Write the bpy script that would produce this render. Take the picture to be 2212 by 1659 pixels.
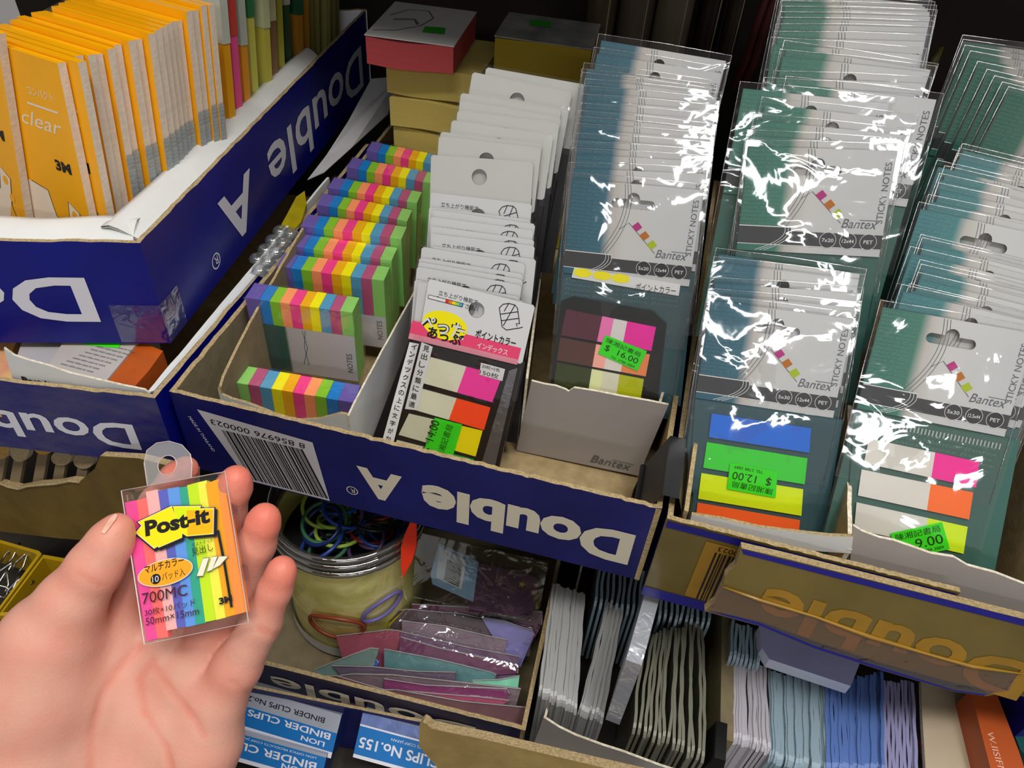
import bpy, bmesh, math, random
from mathutils import Vector, Matrix, noise as mnoise

for o in list(bpy.data.objects):
    bpy.data.objects.remove(o)
random.seed(7)
SC = bpy.context.scene
COL = SC.collection

# ------------------------------------------------------------------ camera, world, lights, exposure
MM = 0.001
PW, PH, PF = 2212.0, 1659.0, 1661.0
CAM = Vector((193.72408, -206.54799, 246.03062))          # millimetres
CR = Matrix(((0.96764, -0.21266, 0.1358), (0.24404, 0.65198, -0.71789), (0.06413, 0.7278, 0.68279)))
cam = bpy.data.cameras.new('camera')
cam.sensor_width = 36.0
cam.lens = 36.0 * PF / PW
cam.clip_start = 0.01
cam.clip_end = 50
camo = bpy.data.objects.new('camera', cam)
COL.objects.link(camo)
camo.matrix_world = Matrix.Translation(CAM * MM) @ CR.to_4x4()
SC.camera = camo

world = bpy.data.worlds.new('shop_light')
SC.world = world
world.use_nodes = True
bg = world.node_tree.nodes['Background']
bg.inputs[0].default_value = (1.0, 0.95, 0.9, 1)
bg.inputs[1].default_value = 0.26

def area_light(name, loc, target, sx, sy, power, color):
    l = bpy.data.lights.new(name, 'AREA')
    l.shape = 'RECTANGLE'
    l.size, l.size_y = sx, sy
    l.energy = power
    l.color = color
    o = bpy.data.objects.new(name, l)
    COL.objects.link(o)
    o.location = loc
    o.rotation_euler = (Vector(target) - Vector(loc)).to_track_quat('-Z', 'Y').to_euler()
    return o
# two rows of ceiling fluorescent tubes over the aisle
area_light('ceiling_tube_front', (0.30, -0.55, 1.55), (0.20, 0.0, 0.0), 1.2, 0.16, 20, (1.0, 0.96, 0.90))
area_light('ceiling_tube_aisle', (0.75, -2.5, 1.30), (0.3, 0.0, 0.0), 1.3, 0.10, 10, (0.97, 0.99, 1.0))
area_light('ceiling_tube_over', (0.60, 0.10, 1.75), (0.35, 0.05, 0.0), 1.2, 0.10, 15, (0.98, 0.98, 1.0))

SC.view_settings.view_transform = 'Standard'
SC.view_settings.look = 'None'
SC.view_settings.exposure = -0.12
SC.view_settings.gamma = 1.0
SC.view_settings.use_curve_mapping = False
SC.cycles.transparent_max_bounces = 16

# ------------------------------------------------------------------ geometry of the picture: pixel -> place (millimetres)
X_, Y_, Z_ = Vector((1, 0, 0)), Vector((0, 1, 0)), Vector((0, 0, 1))
def V(*a): return Vector(a)
def ray(px, py): return CR @ Vector((px - PW / 2, -(py - PH / 2), -PF))
def onz(px, py, z):
    d = ray(px, py); return CAM + d * ((z - CAM.z) / d.z)
def ony(px, py, y):
    d = ray(px, py); return CAM + d * ((y - CAM.y) / d.y)
def hit(p, n, off):
    d = ray(*p); return CAM + d * ((off - n.dot(CAM)) / n.dot(d))
def cp(px, py, depth): return CAM + ray(px, py) * (depth / PF)
def lean_normal(lean, yaw=0.0):
    l, y = math.radians(lean), math.radians(yaw)
    return V(math.sin(y) * math.cos(l), -math.cos(y) * math.cos(l), math.sin(l))
def frame(o, x, n):
    x = x.normalized(); y = n.cross(x).normalized(); n = x.cross(y)
    m = Matrix((x, y, n)).transposed().to_4x4()
    m.translation = o * MM
    return m
ORD = ['front', 'second', 'third', 'fourth', 'fifth', 'sixth', 'seventh', 'eighth', 'ninth', 'tenth', 'eleventh', 'twelfth',
       'thirteenth', 'fourteenth', 'fifteenth', 'sixteenth', 'seventeenth', 'eighteenth', 'nineteenth', 'twentieth']
def ordinal(i):
    if i < 20: return ORD[i]
    t = ['twenty', 'thirty', 'forty', 'fifty', 'sixty', 'seventy', 'eighty'][i // 10 - 2 if (i + 1) % 10 else (i + 1) // 10 - 2]
    k = (i + 1) % 10
    if k == 0: return {20: 'twentieth', 30: 'thirtieth', 40: 'fortieth', 50: 'fiftieth', 60: 'sixtieth', 70: 'seventieth', 80: 'eightieth'}[i + 1]
    t = ['twenty', 'thirty', 'forty', 'fifty', 'sixty', 'seventy', 'eighty'][(i + 1) // 10 - 2]
    return t + '-' + ['first', 'second', 'third', 'fourth', 'fifth', 'sixth', 'seventh', 'eighth', 'ninth'][k - 1]

# ------------------------------------------------------------------ materials
def lin(h):
    if isinstance(h, str):
        h = h.lstrip('#'); h = [int(h[i:i + 2], 16) / 255 for i in (0, 2, 4)]
    return tuple(((c / 12.92) if c <= 0.04045 else ((c + 0.055) / 1.055) ** 2.4) for c in h) + (1.0,)
MAT = {}
def mat(name, col, rough=0.6, spec=0.4, metal=0.0, vary=0.0, vscale=60, bump=0.0, bscale=300, col2=None, aniso=None, coat=0.0, sss=0.0, trans=0.0):
    """principled material: base colour, optional noise variation to col2 and noise bump (object space, metres)"""
    if name in MAT: return MAT[name]
    m = bpy.data.materials.new(name); m.use_nodes = True
    nt = m.node_tree; b = nt.nodes['Principled BSDF']
    c = lin(col)
    b.inputs['Base Color'].default_value = c
    b.inputs['Roughness'].default_value = rough
    b.inputs['Specular IOR Level'].default_value = spec
    b.inputs['Metallic'].default_value = metal
    b.inputs['Coat Weight'].default_value = coat
    b.inputs['Coat Roughness'].default_value = 0.12
    if trans: b.inputs['Transmission Weight'].default_value = trans
    if sss:
        b.inputs['Subsurface Weight'].default_value = sss
        b.inputs['Subsurface Radius'].default_value = (0.006, 0.002, 0.001)
        b.inputs['Subsurface Scale'].default_value = 1.0
    tc = None
    def coord(scale):
        nonlocal tc
        if tc is None: tc = nt.nodes.new('ShaderNodeTexCoord')
        mp = nt.nodes.new('ShaderNodeMapping')
        s = scale if isinstance(scale, (tuple, list)) else (scale,) * 3
        mp.inputs['Scale'].default_value = s
        nt.links.new(tc.outputs['Object'], mp.inputs[0])
        return mp.outputs[0]
    if vary or col2:
        n = nt.nodes.new('ShaderNodeTexNoise'); n.inputs['Detail'].default_value = 6
        n.inputs['Scale'].default_value = 1
        nt.links.new(coord(vscale), n.inputs['Vector'])
        r = nt.nodes.new('ShaderNodeValToRGB')
        r.color_ramp.elements[0].position = 0.35; r.color_ramp.elements[1].position = 0.65
        r.color_ramp.elements[0].color = c
        if col2: r.color_ramp.elements[1].color = lin(col2)
        else: r.color_ramp.elements[1].color = tuple(min(1, x * (1 + vary)) for x in c[:3]) + (1,)
        nt.links.new(n.outputs[0], r.inputs[0]); nt.links.new(r.outputs[0], b.inputs['Base Color'])
    if bump:
        n = nt.nodes.new('ShaderNodeTexNoise'); n.inputs['Detail'].default_value = 4
        n.inputs['Scale'].default_value = 1
        nt.links.new(coord(bscale), n.inputs['Vector'])
        bp = nt.nodes.new('ShaderNodeBump'); bp.inputs['Strength'].default_value = bump; bp.inputs['Distance'].default_value = 0.001
        nt.links.new(n.outputs[0], bp.inputs['Height']); nt.links.new(bp.outputs[0], b.inputs['Normal'])
    MAT[name] = m
    return m
def film_mat(name, tint=(1, 1, 1), base=0.05, edge=0.55, rough=0.05, bump=0.35, bscale=90, body=0.0, bodycol='#ffffff'):
    """clear plastic: see-through, with a glossy face that strengthens at grazing angles; body adds a milky share"""
    if name in MAT: return MAT[name]
    m = bpy.data.materials.new(name); m.use_nodes = True
    nt = m.node_tree; nt.nodes.remove(nt.nodes['Principled BSDF']); out = nt.nodes['Material Output']
    tr = nt.nodes.new('ShaderNodeBsdfTransparent'); tr.inputs[0].default_value = tint + (1,)
    gl = nt.nodes.new('ShaderNodeBsdfGlossy'); gl.inputs['Roughness'].default_value = rough
    gl.inputs['Color'].default_value = (1, 1, 1, 1)
    lw = nt.nodes.new('ShaderNodeLayerWeight'); lw.inputs[0].default_value = 0.35
    mr = nt.nodes.new('ShaderNodeMapRange'); mr.inputs['To Min'].default_value = base; mr.inputs['To Max'].default_value = edge
    nt.links.new(lw.outputs['Facing'], mr.inputs['Value'])
    if bump:
        tc = nt.nodes.new('ShaderNodeTexCoord'); mp = nt.nodes.new('ShaderNodeMapping')
        mp.inputs['Scale'].default_value = (bscale,) * 3
        oi = nt.nodes.new('ShaderNodeObjectInfo')
        ad = nt.nodes.new('ShaderNodeVectorMath'); ad.operation = 'MULTIPLY_ADD'
        ad.inputs[1].default_value = (1, 1, 1)
        sc_ = nt.nodes.new('ShaderNodeMath'); sc_.operation = 'MULTIPLY'; sc_.inputs[1].default_value = 37.0
        nt.links.new(oi.outputs['Random'], sc_.inputs[0])
        nt.links.new(tc.outputs['Object'], mp.inputs[0]); nt.links.new(mp.outputs[0], ad.inputs[0]); nt.links.new(sc_.outputs[0], ad.inputs[2])
        n = nt.nodes.new('ShaderNodeTexNoise'); n.inputs['Scale'].default_value = 1; n.inputs['Detail'].default_value = 2.5
        n.inputs['Distortion'].default_value = 1.2
        nt.links.new(ad.outputs[0], n.inputs['Vector'])
        bp = nt.nodes.new('ShaderNodeBump'); bp.inputs['Strength'].default_value = bump; bp.inputs['Distance'].default_value = 0.004
        nt.links.new(n.outputs[0], bp.inputs['Height']); nt.links.new(bp.outputs[0], gl.inputs['Normal'])
    mx = nt.nodes.new('ShaderNodeMixShader')
    src = tr
    if body:
        df = nt.nodes.new('ShaderNodeBsdfDiffuse'); df.inputs[0].default_value = lin(bodycol)
        m2 = nt.nodes.new('ShaderNodeMixShader'); m2.inputs[0].default_value = body
        nt.links.new(tr.outputs[0], m2.inputs[1]); nt.links.new(df.outputs[0], m2.inputs[2]); src = m2
    nt.links.new(mr.outputs[0], mx.inputs[0]); nt.links.new(src.outputs[0], mx.inputs[1]); nt.links.new(gl.outputs[0], mx.inputs[2])
    nt.links.new(mx.outputs[0], out.inputs[0])
    MAT[name] = m
    return m
def ramp_mat(name, stops, axis=0, rough=0.45, spec=0.5, interp='LINEAR', wob=0.0):
    """print that changes colour along one object axis; stops = [(millimetres, colour), ...]"""
    if name in MAT: return MAT[name]
    m = bpy.data.materials.new(name); m.use_nodes = True
    nt = m.node_tree; b = nt.nodes['Principled BSDF']
    b.inputs['Roughness'].default_value = rough; b.inputs['Specular IOR Level'].default_value = spec
    tc = nt.nodes.new('ShaderNodeTexCoord'); sx = nt.nodes.new('ShaderNodeSeparateXYZ')
    nt.links.new(tc.outputs['Object'], sx.inputs[0])
    lo, hi = stops[0][0], stops[-1][0]
    mr = nt.nodes.new('ShaderNodeMapRange'); mr.inputs[1].default_value = lo * MM; mr.inputs[2].default_value = hi * MM
    nt.links.new(sx.outputs[axis], mr.inputs[0])
    r = nt.nodes.new('ShaderNodeValToRGB'); r.color_ramp.interpolation = interp
    e = r.color_ramp.elements
    while len(e) < len(stops): e.new(0.5)
    for k, (p, c) in enumerate(stops):
        e[k].position = (p - lo) / (hi - lo); e[k].color = lin(c)
    nt.links.new(mr.outputs[0], r.inputs[0]); nt.links.new(r.outputs[0], b.inputs['Base Color'])
    MAT[name] = m
    return m

# ------------------------------------------------------------------ object helpers
def tag(o, label=None, cat=None, group=None, kind=None):
    if label: o['label'] = label
    if cat: o['category'] = cat
    if group: o['group'] = group
    if kind: o['kind'] = kind
    return o
def thing(name, m, label=None, cat=None, group=None, kind=None):
    o = bpy.data.objects.new(name, None); COL.objects.link(o)
    o.empty_display_size = 0.01
    if isinstance(m, Matrix): o.matrix_world = m
    elif m is not None: o.location = m * MM
    return tag(o, label, cat, group, kind)
def put(name, me, parent=None, m=None):
    o = bpy.data.objects.new(name, me); COL.objects.link(o)
    o.parent = parent
    if m is not None: o.matrix_local = m
    return o
def mesh(name, verts, faces, mats, mi=None, smooth=False, uvfix=True):
    me = bpy.data.meshes.new(name)
    me.from_pydata([(v[0] * MM, v[1] * MM, v[2] * MM) for v in verts], [], faces)
    for m in (mats if isinstance(mats, (list, tuple)) else [mats]): me.materials.append(m)
    if mi: me.polygons.foreach_set('material_index', mi)
    if smooth: me.polygons.foreach_set('use_smooth', [True] * len(me.polygons))
    me.update()
    return me
class B:
    """collects shapes (millimetres) for ONE mesh with several materials"""
    def __init__(s): s.v, s.f, s.m, s.mats = [], [], [], []
    def mi(s, m):
        if m not in s.mats: s.mats.append(m)
        return s.mats.index(m)
    def add(s, vs, fs, m):
        k = len(s.v); s.v += [tuple(v) for v in vs]; i = s.mi(m)
        for f in fs: s.f.append(tuple(k + q for q in f)); s.m.append(i)
    def poly(s, pts, m, z=0.0): s.add([(p[0], p[1], z if len(p) < 3 else p[2]) for p in pts], [tuple(range(len(pts)))], m)
    def rect(s, x0, y0, x1, y1, m, z=0.0): s.poly([(x0, y0), (x1, y0), (x1, y1), (x0, y1)], m, z)
    def ell(s, cx, cy, rx, ry, m, z=0.0, n=28, rot=0.0):
        c, q = math.cos(rot), math.sin(rot)
        s.poly([(cx + rx * math.cos(a) * c - ry * math.sin(a) * q, cy + rx * math.cos(a) * q + ry * math.sin(a) * c) for a in [2 * math.pi * k / n for k in range(n)]], m, z)
    def ring(s, cx, cy, rx, ry, w, m, z=0.0, n=32, a0=0.0, a1=2 * math.pi):
        vs, fs = [], []
        for k in range(n + 1):
            a = a0 + (a1 - a0) * k / n
            vs += [(cx + rx * math.cos(a), cy + ry * math.sin(a), z), (cx + (rx - w) * math.cos(a), cy + (ry - w) * math.sin(a), z)]
            if k: fs.append((2 * k - 2, 2 * k, 2 * k + 1, 2 * k - 1))
        s.add(vs, fs, m)
    def line(s, pts, w, m, z=0.0):
        vs, fs = [], []
        for k, p in enumerate(pts):
            a = Vector(pts[max(0, k - 1)][:2]); b = Vector(pts[min(len(pts) - 1, k + 1)][:2]); d = (b - a).normalized()
            q = Vector((-d.y, d.x)) * w / 2
            vs += [(p[0] + q.x, p[1] + q.y, z), (p[0] - q.x, p[1] - q.y, z)]
            if k: fs.append((2 * k - 2, 2 * k - 1, 2 * k + 1, 2 * k))
        s.add(vs, fs, m)
    def text(s, t, x, y, m, h=None, w=None, z=0.0, rot=0.0, bold=0.0, shear=0.0, align='L'):
        """lettering: h = height of the glyph box, w = total width (either may be left out); (x, y) = lower left before rotation"""
        vs, fs, bb = text_mesh(t, bold, shear)
        tw, th = bb[2] - bb[0], bb[3] - bb[1]
        sy = h / th if h else None
        sx = w / tw if w else sy
        if sy is None: sy = sx
        dx = {'L': 0, 'C': -tw * sx / 2, 'R': -tw * sx}[align]
        c, q = math.cos(rot), math.sin(rot)
        out = []
        for vx, vy in vs:
            a, b = (vx - bb[0]) * sx + dx, (vy - bb[1]) * sy
            out.append((x + a * c - b * q, y + a * q + b * c, z))
        s.add(out, fs, m)
    def box(s, x0, y0, z0, x1, y1, z1, m):
        ms = m if isinstance(m, (list, tuple)) else [m] * 6     # bottom, top, front(-y), back(+y), left(-x), right(+x)
        vs = [(x0, y0, z0), (x1, y0, z0), (x1, y1, z0), (x0, y1, z0), (x0, y0, z1), (x1, y0, z1), (x1, y1, z1), (x0, y1, z1)]
        for f, mm in zip([(3, 2, 1, 0), (4, 5, 6, 7), (0, 1, 5, 4), (2, 3, 7, 6), (3, 0, 4, 7), (1, 2, 6, 5)], ms):
            s.add([vs[i] for i in f], [(0, 1, 2, 3)], mm)
    def me(s, name, smooth=False): return mesh(name, s.v, s.f, s.mats, s.m, smooth)
    def put(s, name, parent=None, m=None, smooth=False): return put(name, s.me(name, smooth), parent, m)
TXT = {}
def text_mesh(t, bold=0.0, shear=0.0):
    k = (t, bold, shear)
    if k in TXT: return TXT[k]
    cu = bpy.data.curves.new('lettering', 'FONT'); cu.body = t; cu.resolution_u = 3
    cu.offset = bold; cu.shear = shear; cu.fill_mode = 'FRONT'
    o = bpy.data.objects.new('lettering', cu); COL.objects.link(o)
    bpy.context.view_layer.update()
    dg = bpy.context.evaluated_depsgraph_get()
    me = bpy.data.meshes.new_from_object(o.evaluated_get(dg))
    vs = [(v.co.x, v.co.y) for v in me.vertices]; fs = [tuple(p.vertices) for p in me.polygons]
    bpy.data.objects.remove(o); bpy.data.curves.remove(cu); bpy.data.meshes.remove(me)
    xs = [v[0] for v in vs] or [0, 1]; ys = [v[1] for v in vs] or [0, 1]
    TXT[k] = (vs, fs, (min(xs), min(ys), max(xs), max(ys)))
    return TXT[k]
def sheet(outer, holes, thick, m, edge=None):
    """flat card with holes: local x right, y up, thickness below z = 0"""
    cu = bpy.data.curves.new('card', 'CURVE'); cu.dimensions = '2D'; cu.fill_mode = 'BOTH'; cu.extrude = thick / 2 * MM
    for pts in [outer] + holes:
        sp = cu.splines.new('POLY'); sp.points.add(len(pts) - 1); sp.use_cyclic_u = True
        for p, q in zip(sp.points, pts): p.co = (q[0] * MM, q[1] * MM, 0, 1)
    o = bpy.data.objects.new('card', cu); COL.objects.link(o)
    bpy.context.view_layer.update()
    me = bpy.data.meshes.new_from_object(o.evaluated_get(bpy.context.evaluated_depsgraph_get()))
    bpy.data.objects.remove(o); bpy.data.curves.remove(cu)
    for v in me.vertices: v.co.z -= thick / 2 * MM
    me.materials.clear(); me.materials.append(m)
    if edge:
        me.materials.append(edge)
        for p in me.polygons:
            if abs(p.normal.z) < 0.5: p.material_index = 1
    me.name = 'card'
    return me
def wall(bb, p0, p1, h, inward, t, mo, mi_, me_, n=36, jit=0.6, seed=0, top=None, lean=0.0):
    """upright card wall from p0 to p1 (outer foot line), height h, thickness t towards 'inward'; the rim is cut unevenly"""
    p0, p1 = Vector(p0), Vector(p1); w = Vector(inward).normalized() * t
    vs = []
    for k in range(n + 1):
        f = k / n; p = p0.lerp(p1, f)
        hh = (top(f) if top else h) + jit * mnoise.noise(V(k * 0.55, seed * 3.1, 0)) + jit * 0.5 * mnoise.noise(V(k * 1.9, seed * 1.7, 4))
        o = Vector(inward).normalized() * (-lean * hh / max(h, 1))
        j2 = 0.25 * jit * mnoise.noise(V(k * 1.3, seed, 9))
        vs += [p, p + Z_ * hh + o, p + w + Z_ * (hh - 0.15 + j2) + o, p + w]
    fo, ft, fi = [], [], []
    for k in range(n):
        a, b = 4 * k, 4 * k + 4
        fo.append((a, b, b + 1, a + 1)); ft.append((a + 1, b + 1, b + 2, a + 2)); fi.append((a + 2, b + 2, b + 3, a + 3))
    k0 = len(bb.v); bb.v += [tuple(v) for v in vs]
    for fs, m in ((fo, mo), (ft, me_), (fi, mi_), ([(0, 1, 2, 3), (4 * n + 3, 4 * n + 2, 4 * n + 1, 4 * n)], me_)):
        i = bb.mi(m)
        for f in fs: bb.f.append(tuple(k0 + q for q in f)); bb.m.append(i)
def tube(bb, pts, r, m, n=8, closed=False):
    """round bar along a list of points; r may be one number or a list"""
    pts = [Vector(p) for p in pts]; N = len(pts); vs, fs = [], []
    prev = None
    for k, p in enumerate(pts):
        a = pts[(k - 1) % N] if closed or k else pts[0]; b = pts[(k + 1) % N] if closed or k < N - 1 else pts[-1]
        d = (b - a).normalized()
        if prev is None: u = d.orthogonal().normalized()
        else: u = (prev - d * prev.dot(d)).normalized()
        prev = u; w = d.cross(u); rr = r[k] if isinstance(r, list) else r
        vs += [p + (u * math.cos(2 * math.pi * q / n) + w * math.sin(2 * math.pi * q / n)) * rr for q in range(n)]
    for k in range(N if closed else N - 1):
        a, b = k * n, ((k + 1) % N) * n
        for q in range(n): fs.append((a + q, a + (q + 1) % n, b + (q + 1) % n, b + q))
    if not closed: fs += [tuple(range(n))[::-1], tuple(range((N - 1) * n, N * n))]
    bb.add(vs, fs, m)
def crumple(w, h, nx, ny, amp, m, seed=0, freq=0.09, bulge=0.0, name='film', thick=0):
    """sheet with soft creases, local x 0..w, y 0..-h"""
    vs, fs = [], []
    for j in range(ny + 1):
        for i in range(nx + 1):
            x, y = w * i / nx, -h * j / ny
            e = min(1, 4 * min(i / nx, 1 - i / nx) + 0.15)
            z = amp * e * (mnoise.noise(V(x * freq, y * freq * 0.7, seed * 7.3)) + 0.5 * abs(mnoise.noise(V(x * freq * 2.3 + y * freq, y * freq * 1.6, seed * 2.9))))
            z += bulge * math.sin(math.pi * i / nx) ** 0.7 * math.sin(math.pi * min(1, j / ny * 1.02)) ** 0.7
            vs.append((x, y, z))
    for j in range(ny):
        for i in range(nx):
            a = j * (nx + 1) + i; fs.append((a, a + nx + 1, a + nx + 2, a + 1))
    return mesh(name, vs, fs, m, smooth=True)

# ------------------------------------------------------------------ palette
BLUE = mat('navy_printed_card', '#070f72', 0.35, 0.4, vary=0.35, vscale=25, bump=0.10, bscale=120, coat=0.04)
BLUE2 = mat('navy_printed_card_worn', '#0f1254', 0.38, 0.4, col2='#141866', vscale=30, bump=0.12, bscale=120, coat=0.04)
KRAFT = mat('kraft_card', '#93805c', 0.85, 0.2, col2='#a5906a', vscale=160, bump=0.15, bscale=700)
KRAFTD = mat('kraft_card_grey', '#7d7259', 0.85, 0.2, col2='#887b5f', vscale=150, bump=0.15, bscale=500)
EDGE = mat('torn_card_edge', '#94805a', 0.9, 0.15, col2='#b5a07a', vscale=900, bump=0.35, bscale=900)
WHITEC = mat('white_coated_card', '#d6d8d8', 0.45, 0.4, vary=0.06, vscale=30, bump=0.12, bscale=90)
WHITEE = mat('white_card_edge', '#c4b79c', 0.9, 0.15, col2='#e2dccb', vscale=600)
INKW = mat('white_ink', '#dcdce6', 0.4, 0.4)
INKC = mat('cream_ink', '#cfc7b2', 0.45, 0.4)
INKK = mat('black_ink', '#15141a', 0.45, 0.4)
INKG = mat('grey_ink', '#5e6266', 0.5, 0.3)
GOLD = mat('dull_gold_card', '#5d4f20', 0.38, 0.5, metal=0.0, col2='#6f5f2a', vscale=18, bump=0.1, bscale=90, coat=0.3)
GOLDI = mat('bright_gold_ink', '#8a6616', 0.35, 0.5, vary=0.25, vscale=60, coat=0.3)
SHELF = mat('dark_shelf_board', '#2a2623', 0.6, 0.3, col2='#37312b', vscale=(8, 40, 8), bump=0.1)
DARKW = mat('dark_back_panel', '#1d1815', 0.7, 0.3, col2='#2a211b', vscale=12)
GREYC = mat('grey_coated_card', '#a29c98', 0.5, 0.35, vary=0.08, vscale=30, bump=0.08, bscale=120)
BLACKP = mat('black_lacquered_steel', '#0d0d0e', 0.35, 0.5)
STEEL = mat('bright_steel', '#b8b8b4', 0.25, 0.5, metal=1.0)

# ------------------------------------------------------------------ setting
def slab_struct(name, x0, y0, z0, x1, y1, z1, m):
    b = B(); b.box(x0, y0, z0, x1, y1, z1, m)
    return tag(b.put(name), kind='structure')
slab_struct('floor', -420, -160, -216, 700, 420, -208, SHELF)
slab_struct('shelf_board', -420, 40, -70, 700, 420, -58, SHELF)
slab_struct('wall_back', -420, 420, -216, 700, 432, 420, DARKW)
slab_struct('shelf_board', -420, 125, 262, 700, 420, 276, SHELF)

def card_px(pts, n, off, thick, mf, me_, mb=None, b=None):
    """a flat piece of card cut to an outline: front face on the plane n.p = off, thickness behind it"""
    b = b or B(); n = n.normalized()
    ps = [hit(p, n, off) for p in pts]
    q = [p - n * thick for p in ps]; N = len(ps)
    b.add(ps, [tuple(range(N))], mf); b.add(q, [tuple(range(N))[::-1]], mb or mf)
    b.add(ps + q, [(k, (k + 1) % N, N + (k + 1) % N, N + k) for k in range(N)], me_)
    # face the front outward
    return b
NY = V(0, -1, 0)

# ------------------------------------------------------------------ upper box on the far side: deep navy lid tray (side and front carry the lettering)
AC = V(-17, 29, 0); AU = V(-26, 330, 0).normalized(); AV = V(-53, -17.3, 0).normalized(); AH = 56.0
A_B = AC + AU * 318; A_L = AC + AV * 205; A_BL = A_L + AU * 318
def tray(name, root_at, label, cat='box'):
    return thing(name, root_at, label, cat)
def local(b, o):      # shift a builder from world mm to a root at o
    b.v = [(v[0] - o.x, v[1] - o.y, v[2] - o.z) for v in b.v]; return b
def wput(b, name, root, o, smooth=False): return local(b, o).put(name, root, smooth=smooth)
boxA = thing('paper_box_lid', AC, 'navy lid tray with big white upside-down lettering, full of yellow packs', 'box')
AN = V(AU.y, -AU.x, 0); AFN = V(AV.y, -AV.x, 0)
if AFN.y > 0: AFN = -AFN
b = B(); wall(b, AC, A_B, AH, -AN, 2.3, BLUE, WHITEC, EDGE, 60, 1.0, 1); wput(b, 'side_wall', boxA, AC)
b = B(); wall(b, A_L, AC, AH, -AFN, 2.3, BLUE, WHITEC, EDGE, 40, 1.0, 2); wput(b, 'front_wall', boxA, AC)
b = B(); wall(b, A_BL, A_L, AH, AN, 2.3, BLUE, WHITEC, EDGE, 30, 1.0, 3); wput(b, 'side_wall', boxA, AC)
b = B(); wall(b, A_B, A_BL, AH, AFN, 2.3, BLUE, WHITEC, EDGE, 30, 1.0, 4); wput(b, 'back_wall', boxA, AC)
b = B(); b.add([AC + Z_ * .6, A_B + Z_ * .6, A_BL + Z_ * .6, A_L + Z_ * .6, AC, A_B, A_BL, A_L], [(0, 1, 2, 3), (7, 6, 5, 4)], KRAFT); wput(b, 'base', boxA, AC)
b = B()
b.text('Double', 299, 37.5, INKW, w=172, h=30, rot=math.pi, bold=0.012, z=0.25)
o = b.put('lettering', boxA); o.matrix_local = frame(V(0, 0, 0), AU, AN); b = B()
b.text('A', 105, 38, INKW, w=39, h=30, rot=math.pi, bold=0.02, z=0.25)
o = b.put('lettering', boxA); o.matrix_local = frame(V(0, 0, 0), AU, AN); b = B()
b.ring(53, 12, 4.4, 4.4, .8, INKW, z=.25); b.text('R', 55.2, 14.4, INKW, h=4.6, rot=math.pi, z=.25, bold=.01)
o = b.put('lettering', boxA); o.matrix_local = frame(V(0, 0, 0), AU, AN)
b = B()
b.text('Double', -28, 38, INKW, w=150, h=25, rot=math.pi, bold=0.02, z=0.25)
o = b.put('lettering', boxA); o.matrix_local = frame(V(0, 0, 0), -AV, AFN)
# the corner is bound with worn clear tape
TAPE = film_mat('clear_tape', base=0.03, edge=0.3, rough=0.15, bump=0.25, bscale=120)
b = B(); wall(b, AC + AN * .5 + AFN * .5 + Z_ * 1, AC + AU * 16 + AN * .5 + Z_ * 1, 22, -AN, .1, TAPE, TAPE, TAPE, 8, .3, 5)
wall(b, AC + AV * 22 + AFN * .5 + Z_ * 1, AC + AN * .5 + AFN * .5 + Z_ * 1, 22, -AFN, .1, TAPE, TAPE, TAPE, 8, .3, 6); wput(b, 'corner_tape', boxA, AC)
# white inner flaps folded inwards from the rim
def flap(b, p0, p1, inw, w0, w1, z0, z1, m, me_, n=30, amp=1.5, seed=0, t=1.0):
    vs = []
    for k in range(n + 1):
        f = k / n; p = Vector(p0).lerp(Vector(p1), f); row = []
        for j in range(5):
            g = j / 4; w = (w0 + (w1 - w0) * f) * g
            z = z0 + (z1 - z0) * g + amp * math.sin(math.pi * g) * 0.8 + amp * mnoise.noise(V(f * 7 + seed, g * 2.2, seed)) * g
            row.append(p + Vector(inw).normalized() * w + Z_ * z)
        vs += row
    fs = [(k * 5 + j, k * 5 + 5 + j, k * 5 + 6 + j, k * 5 + 1 + j) for k in range(n) for j in range(4)]
    b.add(vs, fs, m); N = len(vs)
    b.add([Vector(v) - Z_ * t for v in vs], [f[::-1] for f in fs], m)
    rim = [5 * k + 4 for k in range(n + 1)]
    k0 = len(b.v) - 2 * N; i = b.mi(me_)
    for k in range(n):
        b.f.append((k0 + rim[k], k0 + rim[k + 1], k0 + N + rim[k + 1], k0 + N + rim[k])); b.m.append(i)
CRUM = mat('crumpled_white_card', '#d2d3d1', 0.42, 0.45, vary=0.06, vscale=25, bump=0.5, bscale=70, coat=.1)
b = B(); flap(b, AC - AN * 3.2 + AU * 4 + Z_ * 56, AC - AN * 3.2 + AU * 225 + Z_ * 56, -AN, 16, 9, -1, 3, CRUM, WHITEE, 50, 2.0, 1); wput(b, 'inner_flap', boxA, AC, True)
b = B(); flap(b, A_L - AFN * 3.2 - AV * 10 + Z_ * 55.5, AC - AFN * 3.2 + AV * 4 + Z_ * 55.5, -AFN, 12, 14, -1, 2.5, CRUM, WHITEE, 40, 2.2, 5); wput(b, 'inner_flap', boxA, AC, True)

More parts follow.
